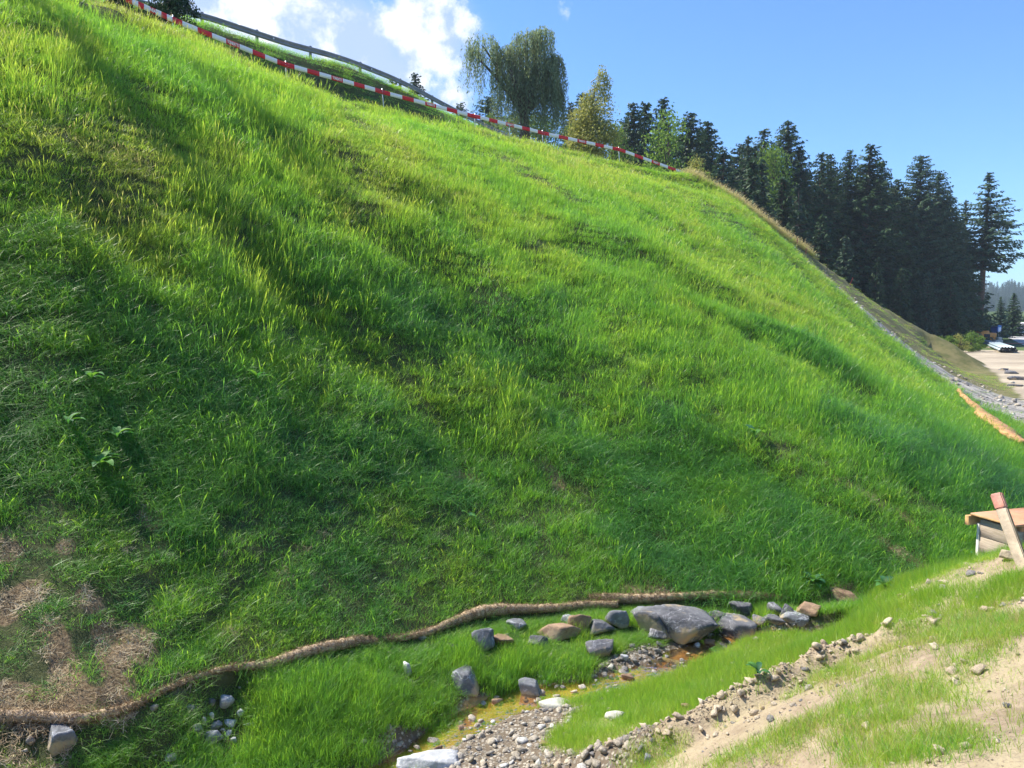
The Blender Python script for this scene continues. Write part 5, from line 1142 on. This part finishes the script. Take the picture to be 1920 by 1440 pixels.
LONE = conifer_meshes(7, 25, 4.6, z0=.44, droop=.12, ragged=.5, dens=.8, mat='needle_b', top_bunch=1)
LOW_CON = [conifer_meshes(8, 12, 3.0, z0=.02, dens=1.1), conifer_meshes(9, 12, 2.7, z0=.02, droop=.4, mat='needle_b')]
LF = [broadleaf_meshes(11, 14, 3.6, n=7000), broadleaf_meshes(12, 14, 3.2, n=6500, z0=.12)]
GRP = 'conifers of the forest behind the embankment'
C_LIST = [  # px, top, Y, variant, width, label
 (745, 141, 88, 3, 1.0, 'dark conifer tip showing left of the middle of the guard rail'), (786, 136, 86, 1, 1.25, 'dark spiky conifer top just behind the guard rail'), (870, 186, 96, 4, .9, 'small conifer tip left of the willow where the rail meets the crest'),
 (905, 178, 90, 2, 1.3, 'conifer half hidden behind the left trailing branches of the willow'), (1066, 188, 95, 0, 1.0, 'dark conifer squeezed between willow and golden birch'), (1085, 172, 98, 1, 1.0, 'conifer behind the left side of the golden birch'),
 (1160, 216, 100, 4, .9, 'low conifer top right of the golden birch'), (1192, 190, 98, 0, 1.0, 'first pointed conifer right of the golden birch'), (1220, 183, 100, 3, 1.05, 'conifer with gappy top, second right of the golden birch'), (1252, 175, 99, 1, 1.15, 'tallest conifer of the group right of the birch, ragged top'),
 (1293, 203, 97, 4, 1.05, 'conifer right of the light green leafy tree'), (1341, 220, 100, 1, 1.0, 'isolated spiky conifer above the dry grass brow'), (1393, 252, 103, 3, 1.0, 'narrow conifer left of the yellow green tree'), (1434, 240, 106, 3, 1.0, 'bluish conifer behind the yellow green tree'),
 (1478, 223, 106, 4, 1.1, 'tall conifer rising above the yellow green tree'), (1505, 268, 104, 0, 1.0, 'conifer directly right of the yellow green tree'), (1533, 284, 108, 1, .95, 'conifer in the middle of the dark wood, lower than its right neighbours'), (1560, 282, 110, 0, 1.0, 'slim dark conifer in the middle of the wood'),
 (1586, 274, 112, 4, .9, 'slim conifer left of the spiky top in the middle wood'), (1621, 265, 110, 1, 1.2, 'spiky topped conifer in the middle of the dark wood'), (1657, 300, 112, 2, .9, 'conifer filling the dip left of the broad fir'), (1765, 315, 114, 2, .95, 'conifer leaning on the right side of the broad fir'),
 (1692, 332, 113, 0, .9, 'lower conifer between the dip and the broad fir'), (1818, 372, 118, 3, .85, 'thin gappy conifer left of the lone tall tree'), (1790, 352, 116, 4, .8, 'slim conifer behind the right edge of the broad fir')]
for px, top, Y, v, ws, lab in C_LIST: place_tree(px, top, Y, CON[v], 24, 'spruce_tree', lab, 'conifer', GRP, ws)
for px_, top_, lab_ in [(1376, 266, 'low conifer filling the gap left of the narrow conifer'), (1318, 238, 'conifer between the isolated spiky one and its left neighbour'), (1412, 268, 'low conifer between the narrow and the bluish conifer')]:
    place_tree(px_, top_, 108, CON[2], 24, 'spruce_tree', lab_, 'conifer', GRP, 1.1)
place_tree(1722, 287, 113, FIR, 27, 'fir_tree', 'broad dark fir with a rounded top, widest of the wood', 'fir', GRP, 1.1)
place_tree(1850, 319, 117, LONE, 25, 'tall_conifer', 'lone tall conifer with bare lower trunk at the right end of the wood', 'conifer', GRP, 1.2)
# second row that closes the wood, and young trees in front
k = 0
lab2 = ['back row conifer', ]
for px, top in [(1175, 235), (1240, 240), (1275, 245), (1320, 262), (1365, 285), (1415, 292), (1455, 280), (1520, 320), (1548, 318), (1575, 322), (1605, 318), (1640, 330), (1675, 350), (1705, 350), (1740, 350), (1775, 372), (1800, 395)]:
    nb = ['birch', 'ragged tallest conifer', 'light green leafy tree', 'isolated spiky conifer', 'dry grass brow', 'yellow green tree', 'tall conifer over the yellow green tree', 'low middle conifer', 'slim dark conifer', 'slim middle conifers', 'spiky topped conifer', 'dip in the tree line', 'dip beside the broad fir', 'broad fir, left half', 'broad fir, right half', 'leaning conifer', 'thin gappy conifer'][k]
    place_tree(px, top, 124 + (k % 3) * 3, CON[k % 5], 24, 'spruce_tree', 'dark conifer of the back row behind the ' + nb, 'conifer', GRP, 1.25); k += 1
k = 0
for px, top, Y, lab in [(1400, 292, 84, 'young conifer with layered boughs just behind the dry grass'), (1436, 300, 86, 'bushy young conifer beside the one behind the dry grass'), (1470, 330, 88, 'young conifer under the yellow green tree'), (1500, 345, 90, 'dark young conifer right of the yellow green tree'),
                        (1540, 400, 92, 'low conifer at the wood edge above the thin red stakes'), (1590, 440, 95, 'low conifer at the wood edge above the leaning stake'), (1640, 480, 98, 'low conifer at the edge below the middle wood'), (1345, 280, 88, 'small conifer left of the young ones behind the dry grass'),
                        (1690, 500, 101, 'low conifer in front of the broad fir trunk'), (1740, 510, 103, 'low dark conifer at the foot of the broad fir'), (1785, 515, 105, 'low dark conifer left of the bare trunk'), (1880, 556, 135, 'dark conifer behind the blue toilet'), (1905, 548, 140, 'layered conifer at the right edge above the tent')]:
    place_tree(px, top, Y, LOW_CON[k % 2], 12, 'young_conifer', lab, 'conifer', 'young conifers along the edge of the wood', 1.0 if k < 11 else 1.3); k += 1
place_tree(1249, 218, 82, LF[0], 14, 'leafy_tree', 'light green leafy tree among the conifers right of the birch', 'tree', None, .72)
place_tree(1462, 250, 96, LF[1], 14, 'leafy_tree', 'tall yellow green leafy tree in the middle of the wood', 'tree', None, .75)
place_tree(1068, 226, 74, LF[1], 14, 'leafy_tree', 'green leafy tree between the willow and the golden birch', 'tree', None, .9)
place_tree(962, 204, 72, LF[1], 14, 'leafy_tree', 'green leafy tree behind the hanging ends of the willow, left half', 'tree', None, 1.5)
place_tree(1018, 200, 74, LF[1], 14, 'leafy_tree', 'green leafy tree behind the hanging ends of the willow, right half', 'tree', None, 1.5)
place_tree(1150, 232, 76, LF[0], 14, 'leafy_tree', 'small green leafy tree right behind the golden birch', 'tree', None, .8)
place_tree(915, 205, 66, LF[1], 14, 'leafy_tree', 'light green bush by the road left of the willow', 'tree', None, .6)
for i, (px, top, Y, lab) in enumerate([(1600, 520, 100, 'wide dark young conifer at the wood edge above the lowest stake'), (1655, 548, 104, 'wide dark young conifer at the wood edge left of the site'), (1715, 560, 108, 'wide dark young conifer behind the rust coloured beams'), (1775, 560, 112, 'wide dark young conifer left of the excavator arm'), (1850, 575, 136, 'wide dark young conifer behind the orange machine'),
                                       (1895, 585, 142, 'wide dark young conifer behind the blue toilet and the tent')]):
    place_tree(px, top + 12, Y, LOW_CON[i % 2], 12, 'young_conifer', lab, 'conifer', 'young conifers along the edge of the wood', 1.5)

# weeping willow
def willow(px0, Y):
    r = np.random.default_rng(77); g = hz(at_y(px0, 300, Y)[0], Y); x0 = at_y(px0, 300, Y)[0]; s = Y / 1450
    def W(px, py): q = at_y(px, py, Y); return np.array([q[0] - x0, 0, q[2] - g])
    lobes = [(905, 78, 30, 26, 120, 130), (890, 95, 14, 16, 90, 90), (938, 92, 22, 16, 105, 90), (990, 75, 34, 26, 150, 340), (1018, 62, 22, 16, 130, 170), (960, 100, 30, 22, 150, 270), (1040, 112, 16, 16, 130, 230), (1010, 130, 38, 26, 125, 320), (975, 150, 34, 22, 110, 230), (1030, 160, 24, 20, 100, 190), (1046, 170, 12, 16, 80, 90)]
    e = empty('weeping_willow', (x0, Y, g)); tag(e, 'large weeping willow with trailing strands behind the barrier planks', 'willow')
    tw = MB(); C = []; D = []; S = []; B = []; root = W(985, 330); root[2] = -1
    tw.tube([root, W(984, 250), W(982, 200)], [.5, .36, .3], 10, False)
    for (lx, ly, rx, ry, hang, ns) in lobes:
        cpt = W(lx, ly + 8); tw.tube([W(982, 215), (W(982, 215) + cpt) / 2 + np.array([0, r.normal() * .5, .4]), cpt], [.22, .14, .05], 6, False)
        for k in range(int(ns * .5)):
            a = r.uniform(0, 2 * PI); q = math.sqrt(r.uniform()); ox = rx * q * math.cos(a) * s; oy = rx * q * math.sin(a) * s * 1.1; oz = ry * s * math.sqrt(max(0, 1 - q * q)) * r.uniform(.3, 1.1)
            st = W(lx, ly) + np.array([ox, oy, oz - ry * s * .45]); Lh = hang * s * (.15 + .95 * r.uniform() ** 1.3); n = int(Lh * 11) + 3; tt = np.arange(n) / n
            sw = r.normal(size=2) * .25; path = st + np.stack([sw[0] * tt + ox * .25 * np.sin(tt * 1.5), sw[1] * tt + oy * .25 * np.sin(tt * 1.5), -Lh * tt + .25 * np.sin(tt * 3)], -1)
            if k % 4 == 0: tw.tube([path[0], path[n // 2], path[-1]], [.014, .01, .006], 3, False)
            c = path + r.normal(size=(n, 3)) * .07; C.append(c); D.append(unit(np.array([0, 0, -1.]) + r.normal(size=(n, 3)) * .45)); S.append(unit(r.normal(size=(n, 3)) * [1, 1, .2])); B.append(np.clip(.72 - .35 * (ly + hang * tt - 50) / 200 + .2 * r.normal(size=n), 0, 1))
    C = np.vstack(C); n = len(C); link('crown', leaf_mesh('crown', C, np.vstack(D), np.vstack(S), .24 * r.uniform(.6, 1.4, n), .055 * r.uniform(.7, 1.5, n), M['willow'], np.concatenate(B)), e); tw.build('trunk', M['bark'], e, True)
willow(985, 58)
# golden birch: narrow upper plume leaning right over a broad pale lower crown
def birch(px0, Y):
    r = np.random.default_rng(78); x0 = at_y(px0, 300, Y)[0]; g = hz(x0, Y); s = Y / 1450
    def W(px, py): q = at_y(px, py, Y); return np.array([q[0] - x0, 0, q[2] - g])
    e = empty('birch_tree', (x0, Y, g)); tag(e, 'golden green birch with a wispy top behind the barrier planks', 'birch'); tw = MB(); root = W(1106, 330); root[2] = -1; tw.tube([root, W(1106, 250), W(1110, 190), W(1126, 140)], [.2, .15, .09, .03], 8, False)
    lob = [(1128, 140, 12, 16, 260), (1138, 155, 10, 18, 260), (1122, 165, 16, 18, 420), (1134, 180, 16, 12, 320), (1104, 185, 16, 16, 650), (1112, 205, 26, 18, 1100), (1096, 225, 22, 20, 1200), (1122, 235, 26, 20, 1100), (1086, 250, 18, 20, 800), (1108, 262, 34, 20, 1500), (1140, 255, 20, 18, 600), (1092, 280, 20, 14, 500), (1120, 285, 20, 12, 400)]
    C = []; B = []
    for lx, ly, rx, ry, n in lob:
        rx *= 1.0 if ly < 190 else 1.45; n = int(n * (1.0 if ly < 190 else 1.6)); c = W(lx, ly); tw.tube([W(1108, ly + 14), c], [.05, .015], 5, False); u = unit(r.normal(size=(n, 3))) * (r.uniform(0, 1, (n, 1)) ** .45) * (1 + .2 * r.normal(size=(n, 1))); C.append(c + u * np.array([rx * s, rx * s, ry * s]) - np.array([0, 0, 1]) * (r.uniform(0, .6, (n, 1)) ** 2)); B.append(np.clip(.55 + .3 * r.normal(size=n), 0, 1))
    C = np.vstack(C); n = len(C); D = unit(r.normal(size=(n, 3)) + [0, 0, -.8]); link('crown', leaf_mesh('crown', C, D, unit(np.cross(D, r.normal(size=(n, 3)))), .17 * r.uniform(.6, 1.4, n), .10 * r.uniform(.6, 1.3, n), M['golden'], np.concatenate(B)), e); tw.build('trunk', M['birch_bark'], e, True)
birch(1106, 62)
# bushes by the guard rail at the top left
def bush(px, py, Y, R, label, mat='leaf', seed=1, n=2600, leaf=.09, name='roadside_bush', cat='bush', up=1.0, base=None):
    cr, tr = broadleaf_meshes(seed, 2 * R, R, mat, n, .08, leaf, .3); q = at_y(px, py, Y); g = hz(q[0], Y) if base is None else base; e = empty(name, (q[0], Y, g)); tag(e, label, cat); link('crown', cr, e, scale=(1, 1, up)); link('trunk', tr, e, scale=(.5, .5, up)); return e
bush(326, 30, 28.8, .95, 'dark round bush in front of the guard rail at the top left', 'dark_leaf', 41, 9000, .10)
bush(232, 12, 27.0, .75, 'low dark bush under the guard rail at the top left edge', 'dark_leaf', 42, 4000, .10)
bush(1305, 330, 46.5, .9, 'yellowish bush at the lower end of the barrier planks', 'golden', 43, 1600, .09)
# shrubs of the yard
for i, (px, Y, R, m, lab, up) in enumerate([(1762, 80, 1.05, 'leaf', 'leftmost yellow green shrub of the row in the yard', .8), (1783, 82, 1.0, 'leaf', 'second shrub from the left in the yard row', .85), (1802, 83, 1.15, 'golden', 'yellowish shrub in the middle of the yard row', .8), (1822, 85, 1.2, 'leaf', 'green shrub in the yard row left of the orange machine', .85),
                                            (1838, 87, 1.0, 'leaf', 'rightmost green shrub of the yard row, touching the orange machine', .8), (1770, 77, .7, 'golden', 'small pale shrub in front of the yard row', .7)]):
    bush(px, 620, Y, R, lab, m, 50 + i, 2600, .13, 'yard_shrub', 'shrub', up)
RS = [broadleaf_meshes(61, 12, 3.2, n=1500, z0=.3, leaf=.30, airy=.8), broadleaf_meshes(62, 12, 2.6, n=1500, z0=.25, leaf=.30, airy=.8)]
for i, (x, y, h_, w_, lab) in enumerate([(-20.5, 15.6, 9.5, .45, 'tallest roadside tree above the left end of the slope'),
                                         (-17.0, 19.6, 13.0, .42, 'slim roadside tree left of the dark roadside bush'), (-16.6, 22.7, 14.0, .36, 'slim roadside tree on the far side of the road')]):
    g = hz(x, y); e = empty('roadside_tree', (x, y, g), (0, 0, i * 2.1)); tag(e, lab, 'tree'); s_ = h_ / 12; link('trunk', RS[i % 2][1], e, scale=(s_ * w_, s_ * w_, s_)); link('crown', RS[i % 2][0], e, scale=(s_ * w_, s_ * w_, s_))
# trees up the slope beyond the left edge of the picture: only their shadows fall into it
# ---------------------------------------------------------------- things on the building site at the far right
def at(px, Y): q = at_y(px, 620, Y); return q[0], Y, hz(q[0], Y)
M['toilet_blue'] = simple('toilet_blue', (0.03, 0.16, 0.55), .45, var=.1); M['toilet_roof'] = simple('toilet_roof', (0.12, 0.35, 0.70), .5, var=.1); M['white_pl'] = simple('white_plastic', (.75, .76, .78), .5, var=.05)
M['orange'] = simple('machine_orange', (0.72, 0.26, 0.03), .45, var=.12, scale=3, dirt=(0.45, 0.2, 0.05)); M['black'] = simple('black_rubber', (0.02, 0.02, 0.022), .7); M['steel'] = simple('pale_steel', (0.38, 0.47, 0.53), .45, .3, var=.15, scale=2)
M['rust'] = simple('rust', (0.16, 0.05, 0.03), .8, var=.3); M['glass_dark'] = simple('dark_glass', (0.02, 0.03, 0.04), .1, spec=.6); M['red_pl'] = simple('brick_red', (0.35, 0.12, 0.07), .8, var=.2)
x, y, z = at(1867, 128); e = empty('portable_toilet', (x, y, z), (0, 0, .5)); tag(e, 'blue portable toilet with a light roof beside the orange machine', 'portable toilet')
mb = MB(); mb.box((0, 0, 1.1), (1.15, 1.15, 2.1), None, .04)
for k in range(-2, 3): mb.box((-.585, k * .2, 1.1), (.03, .06, 1.7)); mb.box((k * .2, .585, 1.1), (.06, .03, 1.7))
mb.build('cabin', M['toilet_blue'], e); mb = MB(); mb.box((0, 0, 2.22), (1.3, 1.3, .12), None, .05); mb.box((0, 0, 2.31), (1.0, 1.0, .10), None, .05); mb.build('roof', M['toilet_roof'], e)
mb = MB(); mb.box((0, -.60, 1.1), (.75, .04, 1.85), None, .01); d_ = mb.build('door', M['white_pl'], e); mb = MB(); mb.box((.28, -.64, 1.05), (.06, .04, .16), None, .01); mb.build('handle', M['black'], d_); mb = MB(); mb.box((0, 0, .04), (1.25, 1.25, .09)); mb.build('skid', M['black'], e)
# orange machine: a trailer compressor with a rounded hood
x, y, z = at(1845, 112); e = empty('site_compressor', (x, y, z), (0, 0, .1)); tag(e, 'orange machine with a rounded hood on wheels left of the blue toilet', 'compressor')
mb = MB(); n = 14; prof_ = [(-1.55, .45), (-1.5, 1.1), (-1.25, 1.6), (-.8, 1.85), (0, 1.92), (.25, 1.90), (.3, 1.62), (1.35, 1.6), (1.45, 1.5), (1.45, .45)]
Vh = []; 
for yy, s_ in ((-.8, .93), (-.7, 1.0), (.7, 1.0), (.8, .93)): Vh += [(a * s_, yy, .45 + (b - .45) * s_) for a, b in prof_]
K = len(prof_); Qh = [(i * K + k, i * K + (k + 1) % K, (i + 1) * K + (k + 1) % K, (i + 1) * K + k) for i in range(3) for k in range(K)]; Th = [(0, k + 1, k) for k in range(1, K - 1)] + [(3 * K, 3 * K + k, 3 * K + k + 1) for k in range(1, K - 1)]
mb.add(Vh, Qh, Th); mb.build('hood', M['orange'], e)
mb = MB(); mb.box((-.1, -.81, 1.2), (.9, .03, .5), None, .01); mb.box((-.9, -.80, 1.1), (.35, .03, .3)); mb.build('vent_panel', M['black'], e)
for sx_ in (-.85,):
    for sy in (-.72, .72): mb = MB(); mb.tube([(sx_ + .75, sy - .12, .38), (sx_ + .75, sy + .12, .38)], .38, 18); w_ = mb.build('wheel', M['black'], e); mb = MB(); mb.tube([(sx_ + .75, sy - .14, .38), (sx_ + .75, sy + .14, .38)], .18, 12); mb.build('rim', M['white_pl'], w_)
mb = MB(); mb.tube([(1.4, 0, .5), (2.2, 0, .45)], .06, 8); mb.tube([(2.1, 0, .45), (2.1, 0, 0)], .04, 8); mb.build('drawbar', M['steel'], e)
# excavator standing in the shade: dark boom, orange stick and bucket
x, y, z = at(1821, 122); e = empty('excavator', (x, y, z), (0, 0, PI + .3)); tag(e, 'excavator in the shade of the wood with its orange stick hanging down', 'excavator')
mb = MB(); mb.box((1.5, 1.6, .45), (3.6, .6, .85), None, .25); mb.box((1.5, -.4, .45), (3.6, .6, .85), None, .25); mb.build('track', M['black'], e); mb = MB(); mb.box((1.9, .6, 1.5), (2.6, 2.3, 1.1), None, .12); mb.build('body', M['rust'], e)
mb = MB(); mb.box((.9, 1.2, 2.2), (1.3, 1.0, 1.5), None, .1); mb.build('cab', M['glass_dark'], e); mb = MB(); mb.tube([(1.2, 0, 1.8), (.4, 0, 3.6), (-.6, 0, 4.1)], [.24, .22, .16], 6); mb.build('boom', M['rust'], e)
mb = MB(); mb.tube([(-.6, 0, 4.2), (-.55, 0, 3.2), (-.45, 0, 2.2)], [.20, .26, .12], 6); mb.build('stick', M['orange'], e); mb = MB(); mb.box((-.35, 0, 1.8), (.7, .8, .7), rot_z(0), .2); mb.build('bucket', M['black'], e)
# tent at the right edge
x, y, z = at(1912, 150); e = empty('white_tent', (x, y, z), (0, 0, .3)); tag(e, 'white tent at the right edge beyond the road', 'tent'); mb = MB(); mb.box((0, 0, .6), (4.4, 3, 1.2), None, .05); mb.build('tent_wall', M['white_pl'], e)
mb = MB(); mb.add([(-2.4, -1.7, 1.15), (2.4, -1.7, 1.15), (2.4, 1.7, 1.15), (-2.4, 1.7, 1.15), (-.9, 0, 2.2), (.9, 0, 2.2)], [(0, 1, 5, 4), (2, 3, 4, 5), (0, 3, 2, 1)], [(1, 2, 5), (3, 0, 4)]); mb.build('tent_roof', simple('tent_white', (.82, .82, .82), .6, var=.03), e)
# bundle of pale pipes with dark ends, lying towards the camera
a = np.array(at(1853, 112)); b = np.array(at(1893, 82)); d = b - a; L = np.linalg.norm(d[:2]); ang = math.atan2(d[1], d[0]); e = empty('pipe_bundle', tuple((a + b) / 2), (0, 0, ang)); tag(e, 'long bundle of pale blue grey pipes with dark ends beside the road', 'pipes')
mb = MB(); mk = MB()
for r_ in range(2):
    for c in range(6 - r_):
        yy = (c - (5 - r_) / 2) * .28; zz = .26 + r_ * .24; mb.tube([(-L / 2, yy, zz), (L / 2 - .3, yy, zz)], .13, 10); mk.tube([(L / 2 - .3, yy, zz), (L / 2 + .1 * (c % 2), yy, zz)], .132, 10)
mb.build('pipe_stack', M['steel'], e); mk.build('pipe_ends', M['black'], e); mb = MB()
for k in (-.4, 0, .4): mb.box((k * L, 0, .06), (.2, 2.2, .12), None, .01)
mb.build('sleeper', M['raw_wood'], e)
x, y, z = at(1893, 112); mb = MB(); mb.box((0, 0, .03), (3.4, 2.2, .06), None, .01); o = mb.build('red_sheet', M['red_pl'], None); o.location = (x, y, z + .05); tag(o, 'flat dark red sheet lying at the road edge', 'sheet')
x, y, z = at(1871, 104); mb = MB(); mb.box((0, 0, .45), (1.1, .9, .8), None, .08); mb.box((.2, 0, 1.0), (.6, .6, .4), None, .06); o = mb.build('covered_pallet', simple('sack_grey', (.42, .38, .31), .85, var=.25, scale=3, bump=.6, bscale=9), None); o.location = (x, y, z); tag(o, 'small tan covered pallet beside the far end of the pipes', 'pallet')
# rust coloured beams behind the shrubs
for i, (px, Y, L_, yaw, lab) in enumerate([(1766, 98, 4.5, .15, 'left rust red steel beam behind the yard shrubs'), (1775, 97, 4.0, -.05, 'right rust red steel beam behind the yard shrubs')]):
    x, y, z = at(px, Y); mb = MB(); mb.box((0, 0, .35 + .0), (L_, .3, .02)); mb.box((0, 0, .2), (L_, .02, .28)); mb.box((0, 0, .05), (L_, .3, .02)); o = mb.build('steel_beam', M['rust'], None); o.location = (x, y, z + .1 + i * .38); o.rotation_euler = (0, 0, yaw); tag(o, lab, 'beam')
# far hill with a wood on it
hx = np.linspace(-200, 1500, 90); hy = np.linspace(560, 1500, 40); HX, HY = np.meshgrid(hx, hy)
HZ = -8 + 44 * np.exp(-((HY - 950) / 260) ** 2) * (0.75 + .25 * fbm(HX, HY, 300, 3, 4)) * (1 - .35 * smooth(500, 900, HX))
I = (np.arange(39)[:, None] * 90 + np.arange(89)[None, :]); M['hill'] = simple('hill_meadow', (.05, .09, .03), .95, var=.3, scale=.01)
tag(link('hill', mesh_np('hill', np.stack([HX.ravel(), HY.ravel(), HZ.ravel()], -1), [np.stack([I, I + 1, I + 91, I + 90], -1).reshape(-1, 4)], M['hill'], None, True)), kind='structure')
n = 5200; x = rng.uniform(250, 1200, n); y = rng.uniform(620, 1000, n); ix = (x + 200) / (1700 / 89); iy = (y - 560) / (940 / 39); z = HZ[np.clip(iy.astype(int), 0, 39), np.clip(ix.astype(int), 0, 89)] - 1
mini = []
for s_ in range(3):
    cr = conifer_meshes(90 + s_, 18, 3.4, dens=.25, ragged=.4)[0]; mini.append(cr)
LIB_FAR = library('far_conifer', mini); s_ = rng.uniform(.7, 1.3, n)
scatter('far_wood', np.stack([x, y, z], -1), rng.integers(0, 3, n), np.full(n, .5), np.stack([s_ * 1.3, s_ * 1.3, s_], -1), np.stack([0 * x, 0 * x, rng.uniform(0, 6, n)], -1), LIB_FAR, 'distant wooded ridge fading to blue at the right edge', 'wood')
# ---------------------------------------------------------------- the air: far things fade a little to blue
t = NT('haze_air'); vp = t.n('VolumePrincipled'); vp.inputs['Color'].default_value = (0.66, 0.80, 0.95, 1); vp.inputs['Density'].default_value = 0.00032; t.l(vp.outputs[0], t.out.inputs['Volume'])
mb = MB(); mb.box((250, 700, 42), (2700, 1900, 110)); o = mb.build('haze', t.m, None); tag(o, kind='stuff')
